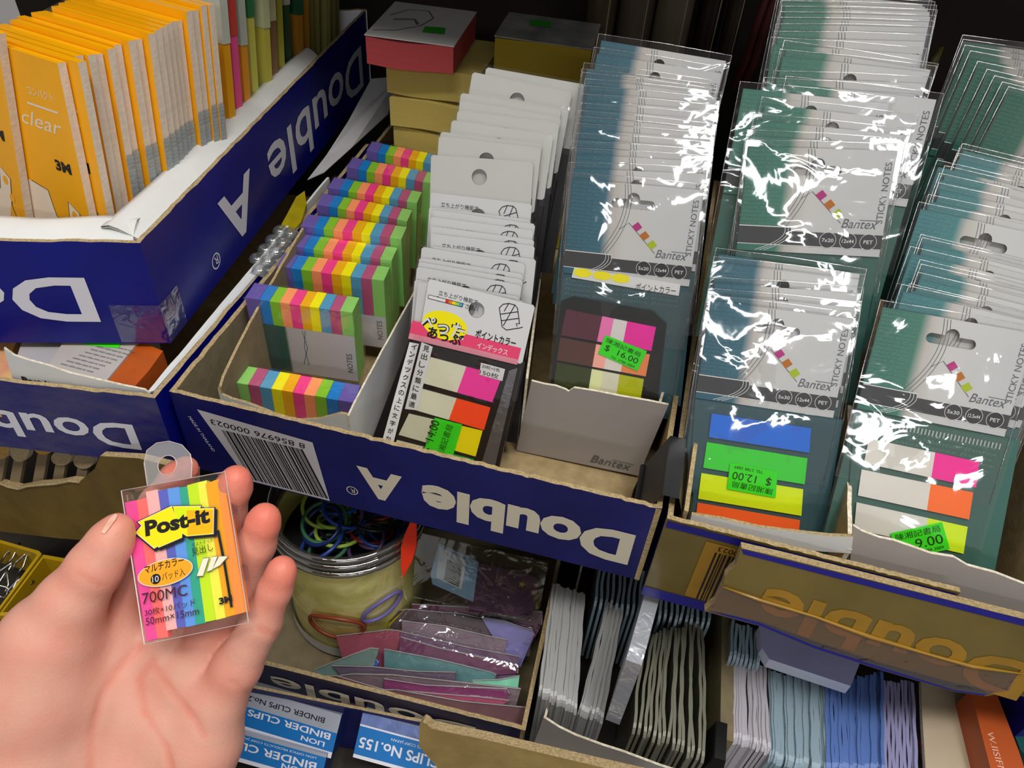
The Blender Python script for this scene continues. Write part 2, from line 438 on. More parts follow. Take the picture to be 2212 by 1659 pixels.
# ------------------------------------------------------------------ middle tray
CC = V(0, 0, -52)
boxC = thing('paper_box_lid', CC, 'navy tray in the middle with barcode and white upside-down lettering on its front', 'box')
C1, C2, C3, C4 = V(0, 0, -52), V(221, -1, -52), V(224, 300, -52), V(-5, 300, -52)
b = B(); wall(b, C1, C2, 52, V(0, 1, 0), 2.3, BLUE2, KRAFT, EDGE, 90, .9, 11); wput(b, 'front_wall', boxC, CC)
b = B(); wall(b, C2, C3, 52, V(-1, 0, 0), 2.3, BLUE2, KRAFT, EDGE, 60, .9, 12); wput(b, 'side_wall', boxC, CC)
b = B(); wall(b, C4, C1, 52, V(1, 0, 0), 2.3, BLUE, KRAFTD, EDGE, 60, .9, 13); wput(b, 'side_wall', boxC, CC)
b = B(); wall(b, C3, C4, 52, V(0, -1, 0), 2.3, BLUE2, KRAFT, EDGE, 40, .9, 14); wput(b, 'back_wall', boxC, CC)
b = B(); b.add([p + Z_ * 1 for p in (C1, C2, C3, C4)] + [C1, C2, C3, C4], [(0, 1, 2, 3), (7, 6, 5, 4)], KRAFT); wput(b, 'base', boxC, CC)
FC = frame(V(0, 0, 52), V(220, -1, 0), V(0, -1, 0))
b = B()
b.text('Double', 214, -20, INKC, w=96, h=22.5, rot=math.pi, bold=0.045, shear=-0.0, z=.25)
b.put('lettering', boxC, FC); b = B()
b.text('A', 109, -19.5, INKC, w=21.5, h=20.5, rot=math.pi, bold=0.04, z=.25)
b.put('lettering', boxC, FC); b = B()
b.ring(84, -38.5, 2.9, 2.9, .5, INKC, z=.25); b.text('R', 85.3, -37.2, INKC, h=2.8, rot=math.pi, z=.25)
b.put('lettering', boxC, FC)
b = B(); LAB = mat('grey_white_label', '#c3bfc4', 0.5, 0.3)
b.poly([(12, -7.5), (67.5, -11.0), (71.5, -51), (29, -51)], LAB, .2)
rng = random.Random(4); x = 32.0
def lerp_bar(x, w):
    b.poly([(x - 11 * 0 + .0 - 6.5, -17.5), (x + w - 6.5, -17.5), (x + w + 2.5, -49.5), (x + 2.5, -49.5)], INKK, .3)
x = 28.5
while x < 68.5:
    w = rng.choice([.4, .4, .8, 1.2]); lerp_bar(x, w); x += w + rng.choice([.45, .45, .8])
b.text('8 856976 000023', 63.5, -13.2, INKK, w=46, h=3.4, rot=math.pi - .03, z=.3)
b.text('MADE IN THAILAND', 6, -14, INKW, h=1.7, rot=-math.pi / 2 + .35, z=.3)
b.put('barcode_label', boxC, FC)

# ------------------------------------------------------------------ lower box on the far side
BC = V(-3.2, -5.7, -46); BV = V(-69, -10.9, 0).normalized(); BU = V(-3, 200, 0).normalized(); BFN = V(BV.y, -BV.x, 0)
if BFN.y > 0: BFN = -BFN
boxB = thing('paper_box_lid', BC, 'navy tray with scuffed lettering under the yellow pack tray', 'box')
BL_, BB_ = BC + BV * 190, BC + BU * 260
SCUFF = mat('scuffed_navy_card', '#10186e', 0.4, 0.5, col2='#3c3a6a', vscale=(40, 40, 90), bump=0.4, bscale=200, coat=.2)
b = B(); wall(b, BL_, BC, 46, -BFN, 2.3, SCUFF, KRAFT, EDGE, 50, 1.0, 21); wput(b, 'front_wall', boxB, BC)
b = B(); wall(b, BC, BB_, 46, V(-1, 0, 0), 2.5, BLUE, KRAFT, EDGE, 40, .8, 22); wput(b, 'side_wall', boxB, BC)
b = B(); b.add([BC + Z_ * .5, BB_ + Z_ * .5, BB_ + BV * 190 + Z_ * .5, BL_ + Z_ * .5], [(0, 1, 2, 3)], KRAFT); wput(b, 'base', boxB, BC)
b = B()
b.text('Double', -15.5, -19, INKW, w=92, h=17.5, rot=math.pi, bold=0.02, z=.25)
b.put('lettering', boxB, frame(V(0, 0, 46), -BV, BFN))

# ------------------------------------------------------------------ gold tray on the near side
DC = V(223, -5, -56)
boxD = thing('paper_box_lid', DC, 'gold and navy tray with a torn folded front flap and brown tape', 'box')
D1, D2, D3, D4 = V(223.5, -5, -56), V(440, -9, -56), V(440, 290, -56), V(226, 290, -56)
BLS = mat('navy_stripe', '#17157a', 0.4, 0.5, bump=.2, bscale=200)
wr = hit((2066, 1290), V(0, -1, 0), 7).x
b = B(); wall(b, D1, V(wr, -7, -56), 56, V(0, 1, 0), 2.3, GOLD, KRAFT, EDGE, 60, .9, 31); wput(b, 'front_wall', boxD, DC)
b = B(); wall(b, V(wr, -7, -56), D2, 22, V(0, 1, 0), 2.3, GOLD, KRAFT, EDGE, 30, 1.5, 35); wput(b, 'front_wall', boxD, DC)
b = B(); wall(b, D4, D1, 56, V(1, 0, 0), 2.3, BLUE2, KRAFT, EDGE, 50, .9, 32); wput(b, 'side_wall', boxD, DC)
b = B(); wall(b, D2, D3, 56, V(-1, 0, 0), 2.3, BLUE2, KRAFT, EDGE, 50, .9, 33); wput(b, 'side_wall', boxD, DC)
b = B(); wall(b, D3, D4, 56, V(0, -1, 0), 2.3, BLUE2, KRAFT, EDGE, 30, .9, 34); wput(b, 'back_wall', boxD, DC)
b = B(); b.add([p + Z_ * .8 for p in (D1, D2, D3, D4)] + [D1, D2, D3, D4], [(0, 1, 2, 3), (7, 6, 5, 4)], KRAFT); wput(b, 'base', boxD, DC)
FD = frame(V(0, 0, 56), V(216, -4, 0), V(0, -1, 0))
b = B(); LABG = mat('ochre_label', '#96701f', 0.4, .4, coat=.3)
b.rect(1, -5.2, wr - 224, -1.0, BLS, .3); b.rect(0, -56, 130, -49, BLS, .3)
b.poly([(18, -7.5), (40, -8), (40, -48), (18, -48)], LABG, .3)
rng = random.Random(9); x = 23
while x < 39:
    w = rng.choice([.4, .8, 1.1]); b.rect(x, -48, x + w, -13, INKK, .4); x += w + rng.choice([.5, .9])
b.text('000023', 36, -8.8, INKK, h=3, rot=math.pi, z=.4)
b.put('barcode_label', boxD, FD)
# folded-out flap in front, torn at its end
fn = V(0.02, -1, 0.30).normalized(); fo = fn.dot(ony(1600, 1190, -13))
ps = [(1602, 1184), (1700, 1207), (1850, 1245), (2000, 1283), (2150, 1322), (2330, 1366), (2290, 1470), (2172, 1496), (2130, 1504), (2060, 1494), (1900, 1447), (1760, 1402), (1640, 1352), (1522, 1320), (1545, 1300), (1552, 1284), (1560, 1268), (1566, 1245), (1588, 1222)]
b = card_px(ps, fn, fo, 4.0, GOLD, EDGE, KRAFT); wput(b, 'front_flap', boxD, DC)
def on_plane(pts, n, off, lift): return [hit(p, n, off + lift) for p in pts]
b = B()
def pp(pts, m, lift): b.add(on_plane(pts, fn, fo, lift), [tuple(range(len(pts)))], m)
pp([(1602, 1186), (1850, 1247), (2330, 1368), (2328, 1382), (1850, 1260), (1606, 1197)], BLS, .3)
pp([(1524, 1318), (1640, 1342), (1760, 1386), (1900, 1432), (2060, 1476), (2150, 1494), (2125, 1503), (2060, 1493), (1900, 1446), (1760, 1401), (1640, 1351)], BLS, .3)
ob = hit((1560, 1262), fn, fo); ox = (hit((2060, 1412), fn, fo) - ob).normalized()
fm = frame(ob, ox, fn)
wput(b, 'stripe', boxD, DC)
b = B(); b.text('Double', 122, 6.0, GOLDI, w=106, h=19, rot=math.pi, bold=.03, z=.3)
o = b.put('lettering', boxD); o.matrix_local = Matrix.Translation(-DC * MM) @ fm
BTAPE = film_mat('brown_tape', tint=(.80, .62, .30), base=.10, edge=.5, rough=.16, bump=.35, bscale=130)
b = B()
tp = [(1560, 1262), (1640, 1290), (1760, 1330), (1880, 1370), (2000, 1412), (2110, 1440), (2200, 1452), (2180, 1492), (2130, 1500), (2060, 1490), (1900, 1440), (1760, 1395), (1640, 1345), (1530, 1316)]
b.add(on_plane(tp, fn, fo, .6), [tuple(range(len(tp)))], BTAPE)
wput(b, 'brown_tape', boxD, DC)
b = B()   # raised wrinkle of the tape
tube(b, [hit(p, fn, fo + .8) for p in [(1562, 1268), (1640, 1296), (1760, 1332), (1880, 1376), (2000, 1412), (2100, 1440), (2210, 1456)]], [.3, .8, .6, 1.0, .6, .9, .3], GOLDI, 6)
wput(b, 'tape_fold', boxD, DC, True)

# ------------------------------------------------------------------ stacks of hanging packs
FILM = film_mat('clear_film', base=0.055, edge=0.6, rough=0.055, bump=0.15, bscale=40)
FILM2 = film_mat('clear_film_tight', base=0.045, edge=0.5, rough=0.08, bump=0.14, bscale=45)
def along(L, n, off, s):
    """planes n.p = off - i*s from the front; gives for each pack its top corners in place"""
    return [(hit(a, n, off - i * s), hit(b, n, off - i * s)) for i, (a, b) in enumerate(L)]
SLOT = []
for k in range(9): a = math.pi / 2 + math.pi * k / 8; SLOT.append((20.6 + 2.0 * math.cos(a), -8.6 + 2.0 * math.sin(a)))
for k in range(9): a = -math.pi / 2 + math.pi * k / 8; SLOT.append((35.4 + 2.0 * math.cos(a), -8.6 + 2.0 * math.sin(a)))
for k in range(9): a = math.radians(-5) + math.radians(190) * k / 8; SLOT.append((28 + 2.7 * math.cos(a), -6.4 + 2.7 * math.sin(a)))
HW, HH = 57.0, 42.0
HDR = [(0, -HH), (HW, -HH), (HW, 0), (0, 0)]
PALE = '#c6c6c4'
HEADM = {'blue': ramp_mat('blue_teal_header_print', [(0, '#205568'), (15.5, '#2b6377'), (19.5, '#b9b4ae'), (26, PALE), (57, '#bfc1c2')]),
         'green': ramp_mat('green_teal_header_print', [(0, '#2b685a'), (15.5, '#377767'), (19.5, '#b9b4ae'), (26, PALE), (57, '#bfc1c2')]),
         'aqua': ramp_mat('aqua_teal_header_print', [(0, '#2f6e74'), (15.5, '#3b7d80'), (19.5, '#b9b4ae'), (26, PALE), (57, '#bfc1c2')])}
CARDE_SHADE = mat('card_edge_painted_shade', '#77756f', .8, .2)  # cut card edges, darkened to paint in the shadow lines between stacked packs
HEADS = {k: sheet(HDR, [SLOT], .5, m, CARDE_SHADE) for k, m in HEADM.items()}
BACKM = {'blue': mat('teal_backing', '#30535b', .5, .4), 'green': mat('green_teal_backing', '#3a6259', .5, .4), 'aqua': mat('aqua_backing', '#38605f', .5, .4)}
PATM = {'blue': mat('pale_teal_ink', '#4d7880', .5, .3), 'green': mat('pale_green_ink', '#5b8a7c', .5, .3), 'aqua': mat('pale_aqua_ink', '#5d8f92', .5, .3)}
BAR = mat('dark_grey_ink', '#3b3b3d', .4, .4); BALL = mat('black_disc_ink', '#1c1c1e', .3, .5); WH = mat('pack_white_ink', '#d9d9d8', .4, .4)
MAG = mat('magenta_ink', '#b0317a', .5, .3); ORG = mat('orange_ink', '#b56a22', .5, .3); LIM = mat('lime_ink', '#a5b91e', .5, .3)
def swoosh(b, k, m, y0, y1):
    pts = [(23.5 + k * 1.2 + 1.8 * math.sin(3.1 * t) - 8.5 * t * t + k * 0.6 * t, y0 + (y1 - y0) * t) for t in [q / 12 for q in range(13)]]
    b.line(pts, .22, m, .12)
def pack_print(colour, codes):
    b = B()
    for r in range(19):
        b.text('Bantex Ban' if r % 2 else 'ntex Bante', .6, -1.9 - r * 1.62, PATM[colour], w=14.6, h=1.15, shear=.25, z=.1)
    for k in range(3): swoosh(b, k, INKG, -.3, -31.4)
    b.rect(0, -39, 21, -31.5, BAR, .1); b.rect(21, -39, HW, -33.2, BAR, .1)
    b.rect(0, -31.8, 21, -31.4, WH, .14); b.rect(0, -39.2, HW, -38.9, WH, .14)
    for k in range(3): swoosh(b, k - 4.2, WH, -31.5, -41.5)
    for k, t in enumerate(codes):
        x = 36 + k * 7.9
        b.ell(x, -36.1, 3.3, 3.3, WH, .16); b.ell(x, -36.1, 3.1, 3.1, BALL, .2)
        b.text(t, x, -36.9, WH, w=4.6 if len(t) > 3 else 3.6, h=1.5, z=.24, align='C', bold=.01)
    b.text('Bantex', 40.5, -30.8, INKG, w=13.8, h=3.6, shear=.28, z=.12); b.rect(47.2, -27.6, 54.6, -27.35, INKG, .12)
    b.text('STICKY NOTES', 55.9, -28.5, INKG, w=24, h=2.5, rot=math.pi / 2, z=.12)
    b.line([(23.2, -20), (27.2, -16.8), (40, -29)], .25, INKG, .12)
    for k, m in enumerate((MAG, ORG, LIM)):
        x, y = 28.6 + k * 3.7, -18.2 - k * 3.6
        b.poly([(x, y), (x + 2.5, y + 2.2), (x + 4.6, y + .0), (x + 2.2, y - 2.2)], m, .14)
    return b.me('header_print')
PRINTS = {('blue', '20'): pack_print('blue', ('5x20', '12x44', 'PET')), ('green', '720'): pack_print('green', ('7x20', '12x44', 'PET')),
          ('aqua', '30'): pack_print('aqua', ('5x30', '12.5x44', 'PET')), ('blue', '30'): pack_print('blue', ('5x30', '12x44', 'PET')),
          ('green', '30'): pack_print('green', ('5x30', '12.5x44', 'PET'))}
FILMS = [crumple(61, 74, 22, 26, 1.0, FILM, sd, .07, .6) for sd in range(5)]
BACKS = {}
for k, m in BACKM.items():
    b = B(); b.box(0, -106, -1.7, HW, -16, -.7, m); BACKS[k] = b.me('backing_card')
SEAM = mat('film_seam', '#9fb0b0', .25, .6)
b = B(); tube(b, [(-1.6, -70, .5), (-1.9, -30, .9), (-1.8, 2.5, .8), (HW * .5, 2.9, 1.1), (HW + 1.9, 2.5, .8), (HW + 2.0, -30, .9), (HW + 1.7, -70, .5)], .16, film_mat('film_seam_clear', base=.5, edge=.9, rough=.12, bump=0), 5)
FEDGE = b.me('film_seam', True)
def hanging_pack(i, A_, B_, n, colour, codes, label, group, film=True, prnt=True):
    x = (B_ - A_); w = x.length; o = A_ + x * .5 - x.normalized() * HW / 2
    rk = random.Random(i * 13 + len(label))
    if i: n = Matrix.Rotation(math.radians(rk.uniform(-.5, .4)), 3, x.normalized()) @ n
    t = thing('sticky_flag_pack', frame(o, x, n), label, 'flag pack', group)
    hc_ = put('header_card', HEADS[colour], t)
    if prnt: put('header_print', PRINTS[(colour, codes)], hc_)
    put('backing_card', BACKS[colour], t)
    put('film_seam', FEDGE, t)
    if film: put('film_bag', FILMS[i % 5], t, Matrix.Translation(V(-2, 2.6, .7) * MM))
    return t
def loc2(t, n, off):
    inv = t.matrix_world.inverted()
    return lambda px, py: (lambda v: (v.x / MM, v.y / MM))(inv @ (hit((px, py), n, off) * MM))
STICK = mat('fluorescent_green_sticker', '#37e01a', .55, .3); STK = mat('sticker_ink', '#0d2a0a', .6, .2)
def price_sticker(t, q, z, l1, l2, rot=0.0, flip=False):
    """q = corners (local mm) in reading order: lower left, lower right, upper right, upper left"""
    ll, lr, ur, ul = [Vector(p) for p in q]
    ex = lr - ll; w = ex.length; a = math.atan2(ex.y, ex.x); h = (ul - ll).length
    b = B(); b.poly([ll, lr, ur, ul], STICK, z); stk = b.put('price_sticker', t); b = B()
    def T(s_, fx, fy, fw, fh, bold=0):
        p = ll + (lr - ll) * fx + (ul - ll) * fy
        b.text(s_, p.x, p.y, STK, w=w * fw, h=h * fh, rot=a, z=z + .08, bold=bold)
    T(l1, .07, .68, .85, .24); T(l2, .1 if '$' in l2 else .40, .26, .82 if '$' in l2 else .52, .34); T('TEL 2788 3889', .3, .07, .6, .11)
    b.put('printed_price', stk); return stk

# --- second column of the middle tray: blue-teal headers
L2 = [((1222, 384), (1534, 412)), ((1231, 363), (1533, 376)), ((1236, 332), (1538, 350)), ((1238, 317), (1539, 337)), ((1241, 300), (1538, 320)), ((1245, 279), (1543, 302)), ((1250, 264), (1543, 291)), ((1250, 251), (1545, 281)), ((1253, 235), (1551, 260)), ((1253, 215), (1555, 241)), ((1254, 197), (1560, 226)), ((1256, 182), (1564, 213)), ((1258, 169), (1545, 205)), ((1253, 161), (1547, 197)), ((1260, 148), (1547, 188)), ((1278, 114), (1572, 161)), ((1293, 86), (1575, 133))]
n2 = lean_normal(24); o2 = n2.dot(V(153.3, 103, 82.5)); T2 = []
for i, (a, c) in enumerate(along(L2, n2, o2, 2.2)):
    T2.append(hanging_pack(i, a, c, n2, 'blue', '20', (ordinal(i) + ' pack from the front in the blue-teal header stack inside the grey box') if i else 'front blue-teal header pack with brown, pink and yellow flags and a 16.00 sticker', 'blue-teal packs in the grey box'))
t = T2[0]; P = loc2(t, n2, o2 + 1.0)
FRM = mat('black_tray_plastic', '#17191a', .35, .5)
b = B(); pts = [P(*p) for p in [(1212, 650), (1240, 640), (1410, 672), (1440, 700), (1420, 872), (1188, 838)]]
b.poly([(x, y) for x, y in pts], FRM, 1.3); b.put('flag_tray', t)
def flag(t, P, quad, m, z, th=.5, name='flag'):
    b = B(); pts = [P(*p) for p in quad]
    b.poly(pts, m, z)
    N = len(pts); b.add([(x, y, z) for x, y in pts] + [(x, y, z - th) for x, y in pts], [(k, (k + 1) % N, N + (k + 1) % N, N + k) for k in range(N)], m)
    return b.put(name, t)
def fm_(name, c, r=.5): return mat('flag_' + name, c, r, .35)
FP, FO, FYL, FWH = fm_('pink', '#f0309f'), fm_('orange', '#ff6a2a'), fm_('lime', '#d6ec15'), fm_('pearl', '#dedbd2')
rows = [((1224, 667), (1417, 706), (1407, 757), (1212, 723)), ((1211, 728), (1404, 765), (1395, 812), (1203, 777)), ((1204, 782), (1391, 818), (1383, 868), (1196, 832))]
cols = [('#5b2f3d', '#f07ab8', '#dcd8d4', '#ec2ba0'), ('#5b3a33', '#ffb0a0', '#e4dcd2', '#f08a52'), ('#3a4420', '#e8ecb0', '#dedcc4', '#b8be0c')]
for r, (q, cc) in enumerate(zip(rows, cols)):
    for a0, a1, c in ((0, .40, cc[0]), (.40, .53, cc[1]), (.53, .68 if r == 0 else .72, cc[2]), (.68 if r == 0 else .72, 1, cc[3])):
        lp = lambda p, q_, f: (p[0] + (q_[0] - p[0]) * f, p[1] + (q_[1] - p[1]) * f)
        flag(t, P, [lp(q[0], q[1], a0), lp(q[0], q[1], a1), lp(q[3], q[2], a1), lp(q[3], q[2], a0)], fm_(c[1:], c), 1.9)
b = B()
b.poly([P(1240, 578), P(1470, 615), P(1466, 640), P(1234, 600)], WH, .2)
for q_ in ((1258, 590), (1300, 596), (1340, 602)): x0, y0 = P(*q_); b.ell(x0, y0, 4.2, 2.0, mat('bright_yellow_ink', '#f0e400', .45, .4), .3)
x0, y0 = P(1372, 626); b.text('ポイントカラー', x0, y0 - .3, INKK, w=18, h=3.4, z=.3)
for r in range(4): b.text('Bantex Bantex Bantex Bantex', 1.5, -45.6 - r * 2.2, PATM['blue'], w=52, h=1.5, shear=.25, z=-.4)
b.put('body_print', t)
price_sticker(t, [P(1292, 762), P(1377, 800), P(1398, 757), P(1308, 722)], 2.3, '陳湘記書局', '$  16.00')
put('film_bag', crumple(60, 52, 20, 20, 1.2, FILM, 11, .08, 1.0), t, Matrix.Translation(V(-1.5, -44, 2.6) * MM))

# --- third column, rear group: green-teal headers
L3 = [((1612, 316), (1944, 326)), ((1619, 294), (1946, 314)), ((1637, 260), (1953, 292)), ((1648, 224), (1974, 262)), ((1597, 190), (1930, 225)), ((1690, 178), (2038, 217)), ((1646, 181), (1989, 205)), ((1673, 167), (2003, 181)), ((1695, 122), (2003, 156)), ((1707, 104), (2003, 150)), ((1678, 96), (1980, 118)), ((1681, 82), (1996, 90)), ((1684, 66), (2000, 72)), ((1687, 52), (2004, 60)), ((1690, 40), (2008, 48)), ((1694, 28), (2012, 36)), ((1697, 16), (2008, 26)), ((1698, 5), (2002, 18)), ((1700, -8), (1990, 14)), ((1700, -20), (1984, 8))]
n3 = lean_normal(24); o3 = n3.dot(ony(1612, 316, 106))
for i, (a, c) in enumerate(along(L3, n3, o3, 2.0)):
    lab = ordinal(i) + ' pack from the front in the rear green-teal header stack of the gold tray'
    if i == 0: lab = 'front green-teal header pack with heavily glinting film in the gold tray'
    if i == 5: lab = 'green-teal header pack jutting out sideways towards the dark gap, gold tray'
    hanging_pack(i, a, c, n3, 'green', '720', lab, 'green-teal packs in the gold tray')
# --- third column, front group
L3L = [((1536, 650), (1845, 689)), ((1540, 636), (1845, 665)), ((1546, 612), (1850, 633)), ((1554, 568), (1850, 604)), ((1559, 550), (1852, 592))]
n3l = lean_normal(30); o3l = n3l.dot(ony(1536, 650, 67))
for i, (a, c) in enumerate(along(L3L, n3l, o3l, 1.9)):
    t = hanging_pack(i, a, c, n3l, 'blue', '30', (ordinal(i) + ' pack from the front in the short blue-teal stack, gold tray') if i else 'blue-teal header pack with four solid colour flags and a 12.00 sticker', 'short blue-teal stack in the gold tray')
    if i == 0: t3l = t
t = t3l; P = loc2(t, n3l, o3l + 1.0)
b = B(); pts = [P(*p) for p in [(1502, 862), (1822, 908), (1775, 1185), (1484, 1130)]]; b.poly(pts, BACKM['blue'], .2); b.poly([(x, y) for x, y in pts][::-1], BACKM['blue'], -.6); b.put('body_card', t)
for q, c in zip([((1537, 893), (1752, 925), (1748, 978), (1531, 944)), ((1527, 955), (1744, 990), (1738, 1046), (1519, 1010)), ((1515, 1022), (1735, 1057), (1731, 1114), (1508, 1077)), ((1507, 1086), (1728, 1124), (1722, 1180), (1500, 1142))], ('#2a6fd8', '#3fd23c', '#dcf00c', '#ff6524')):
    flag(t, P, q, fm_(c[1:], c), 1.2)
price_sticker(t, [P(1679, 1018), P(1577, 998), P(1570, 1055), P(1675, 1074)], 1.9, '陳湘記書局', '$  12.00')
put('film_bag', crumple(62, 70, 20, 20, 1.0, FILM, 21, .08, .8), t, Matrix.Translation(V(-2, -42.5, 2.0) * MM))

# --- fourth column
def tr(TL, w=338, s=.22): return (TL, (TL[0] + w, TL[1] + w * s))
L4 = [((1901, 662), (2243, 722)), tr((1946, 628), 335, .24), tr((1961, 626), 335, .25), tr((1981, 602), 330, .25), tr((1987, 584), 330, .25), tr((1983, 574), 330, .25), tr((1961, 545), 330, .25), tr((1987, 526), 328, .25), tr((1983, 519), 328, .25), tr((1983, 450), 322, .22), tr((2004, 434), 320, .22), tr((2026, 409), 318, .23), tr((2027, 388), 316, .24), tr((2037, 371), 316, .25), tr((2020, 359), 314, .25), tr((2063, 344), 312, .26), tr((2068, 332), 312, .26), tr((2073, 323), 312, .26)]
n4 = lean_normal(33); o4 = n4.dot(V(288, 69, 66))
for i, (a, c) in enumerate(along(L4, n4, o4, 2.6)):
    t = hanging_pack(i, a, c, n4, 'green' if i == 0 else 'aqua', '30', (ordinal(i) + ' pack from the front in the aqua-teal header stack by the frame edge') if i else 'green header pack with pearl, pink and orange flags and a 9.00 sticker', 'aqua-teal packs in the gold tray')
    if i == 0: t4 = t
t = t4; P = loc2(t, n4, o4 + 1.0)
b = B(); pts = [P(*p) for p in [(1848, 892), (2205, 952), (2150, 1240), (1826, 1170)]]; b.poly(pts, BACKM['green'], .2); b.poly(pts[::-1], BACKM['green'], -.6); b.put('body_card', t)
b = B(); kx, ky = P(1850, 912)
for r in range(5): b.text('Bantex Bantex Bantex Bantex', .5 + (r % 2), ky - .6 - r * 2.4, PATM['green'], w=55, h=1.6, shear=.25, z=.35)
b.put('body_print', t)
SEAMW = mat('heat_seal_ridges', '#a9b4b0', .3, .6)
b = B()
for k in range(40): b.rect(.5 + k * 1.42, ky + .2, 1.1 + k * 1.42, ky + 2.6, SEAMW, .5)
tag(b.put('heat_seal', t), kind='stuff')
for r, (q, f, c) in enumerate([(((1877, 947), (2115, 998), (2108, 1053), (1866, 1000)), .6, '#f62c9c'), (((1861, 1014), (2102, 1064), (2093, 1122), (1853, 1070)), .62, '#ff7530'), (((1850, 1085), (2090, 1138), (2081, 1196), (1845, 1142)), .64, '#d8f31a')]):
    lp = lambda p, q_, f: (p[0] + (q_[0] - p[0]) * f, p[1] + (q_[1] - p[1]) * f)
    flag(t, P, [q[0], lp(q[0], q[1], f), lp(q[3], q[2], f), q[3]], FWH, 1.2)
    flag(t, P, [lp(q[0], q[1], f), q[1], q[2], lp(q[3], q[2], f)], fm_(c[1:], c), 1.2)
price_sticker(t, [P(1938, 1208), P(2050, 1184), P(2033, 1126), P(1922, 1150)], 2.1, '陳湘記書局', '9.00')
put('film_bag', crumple(62, 66, 20, 20, 1.3, FILM, 31, .08, .8), t, Matrix.Translation(V(-2, -43, 2.2) * MM))
# --- rear group of the fourth column, dark and steeply raked
n4b = lean_normal(14, 14); o4b = n4b.dot(V(332, 165, 132))
L4B = [tr((2153, 195), 300, .27), tr((2140, 185), 300, .26), tr((2124, 172), 300, .25), tr((2108, 158), 300, .25), tr((2090, 142), 300, .22), tr((2076, 120), 300, .20), tr((2066, 108), 300, .18), tr((2063, 96), 300, .16), tr((2063, 87), 300, .14)]
for i, (a, c) in enumerate(along(L4B, n4b, o4b, 2.4)):
    hanging_pack(i, a, c, n4b, 'green', '30', ordinal(i) + ' pack of the shaded stack behind the aqua-teal packs', 'shaded packs at the back of the gold tray')

# ------------------------------------------------------------------ white-header packs in the middle tray
L1 = [((927, 602), (1156, 660)), ((906, 608), (1130, 650)), ((895, 603), (1124, 641)), ((900, 575), (1128, 616)), ((905, 565), (1129, 604)), ((906, 556), (1130, 592)), ((913, 533), (1133, 569)), ((934, 531), (1158, 560)), ((932, 504), (1155, 531)), ((931, 488), (1155, 518)), ((927, 467), (1156, 498)), ((935, 452), (1157, 484)), ((925, 446), (1149, 475)), ((929, 415), (1151, 441)), ((926, 334), (1158, 350)), ((945, 293), (1173, 320)), ((949, 284), (1175, 311)), ((968, 258), (1204, 293)), ((985, 238), (1212, 267)), ((994, 217), (1213, 255)), ((993, 200), (1216, 238)), ((1010, 196), (1234, 237)), ((1024, 156), (1233, 200)), ((1068, 148), (1249, 180))]
n1 = lean_normal(24); o1 = n1.dot(V(100.7, 63.2, 42.2)); WW, WHH = 49.5, 28.0
HOLE = [(24 + 3.7 * math.cos(2 * math.pi * k / 24), -8.6 + 3.7 * math.sin(2 * math.pi * k / 24)) for k in range(24)]
rc = lambda x0, y0, x1, y1, r: [(x0 + r, y0), (x1 - r, y0), (x1, y0 + r), (x1, y1 - r), (x1 - r, y1), (x0 + r, y1), (x0, y1 - r), (x0, y0 + r)]
HDW = mat('white_header_card', '#cfd0d0', .4, .4); HDG = mat('plain_white_header_card', '#c2c3bf', .45, .4)
HEADW = sheet(rc(0, -WHH, WW, 0, 1), [HOLE], .5, HDW, CARDE_SHADE); HEADP = sheet(rc(0, -30, WW, 0, 1), [HOLE], .5, HDG, CARDE_SHADE)
b = B(); b.text('立ち上がり機能で', 5.5, -6.2, INKK, w=18.5, h=2.3, z=.12); b.text('取りだしやすさ抜群', 5.0, -9.2, INKK, w=20, h=2.4, z=.12)
def icon(b, x, y, s):
    L = lambda *p: b.line([(x + q[0] * s, y + q[1] * s) for q in p], .38, INKK, .14)
    L((0, 0), (1.5, 2.2), (4, 3.2), (7, 3.2), (8.5, 2.0), (11, -5)); L((0, 0), (3.2, -8.6), (5.5, -9.6)); L((5.5, -9.6), (11.5, -7), (12.8, -6.2)); L((1.2, -2.8), (9, .4)); L((2.2, -5.8), (10, -2.6)); L((4, 3.2), (2.6, -1)); L((7, 3.2), (3.6, -8)); L((11, -5), (9.4, -5.4), (10.2, -6.6))
icon(b, 34, -5, .95); WPR = b.me('header_print')
b = B(); b.box(0, -92, -3.2, WW, -17, -.7, mat('black_pack_body', '#1c191b', .35, .5)); WBODY = b.me('pack_body')
WF = [crumple(WW + 1.5, 34, 18, 14, .7, FILM2, sd + 50, .08, .4) for sd in range(4)]
for i, (a, c) in enumerate(along(L1, n1, o1, 2.6)):
    x = c - a; o = a + x * .5 - x.normalized() * WW / 2
    lab = ordinal(i) + ' white header card pack from the front, between colour blocks and grey box'
    if i == 0: lab = 'front white and pink header pack with yellow oval logo and a 14.00 sticker'
    t = thing('index_flag_pack', frame(o, x, n1), lab, 'flag pack', 'white header packs in the middle tray')
    hc_ = put('header_card', HEADW if i < 14 else HEADP, t); put('pack_body', WBODY, t)
    if i < 14: put('header_print', WPR, hc_)
    if i: put('film', WF[i % 4], t, Matrix.Translation(V(-.7, 1.2, .5) * MM))
    if i == 0: t1 = t
    if i == 1 or i == 2:
        b = B(); b.rect(.1, -28, WW - .1, -21, mat('hot_pink_ink', '#e2446f', .45, .4), .14); b.put('pink_strip', t)
t = t1; P = loc2(t, n1, o1)
PNK = MAT['hot_pink_ink']; YEL = mat('bright_yellow_ink', '#f0e400', .45, .4); PPK = mat('pale_pink_ink', '#d88a98', .5, .3)
b = B(); b.poly([P(891, 692), P(1126, 752), P(1119, 779), P(884, 722)], PNK, .12); b.poly([P(885, 719), P(1120, 777), P(1117, 788), P(882, 731)], PPK, .13)
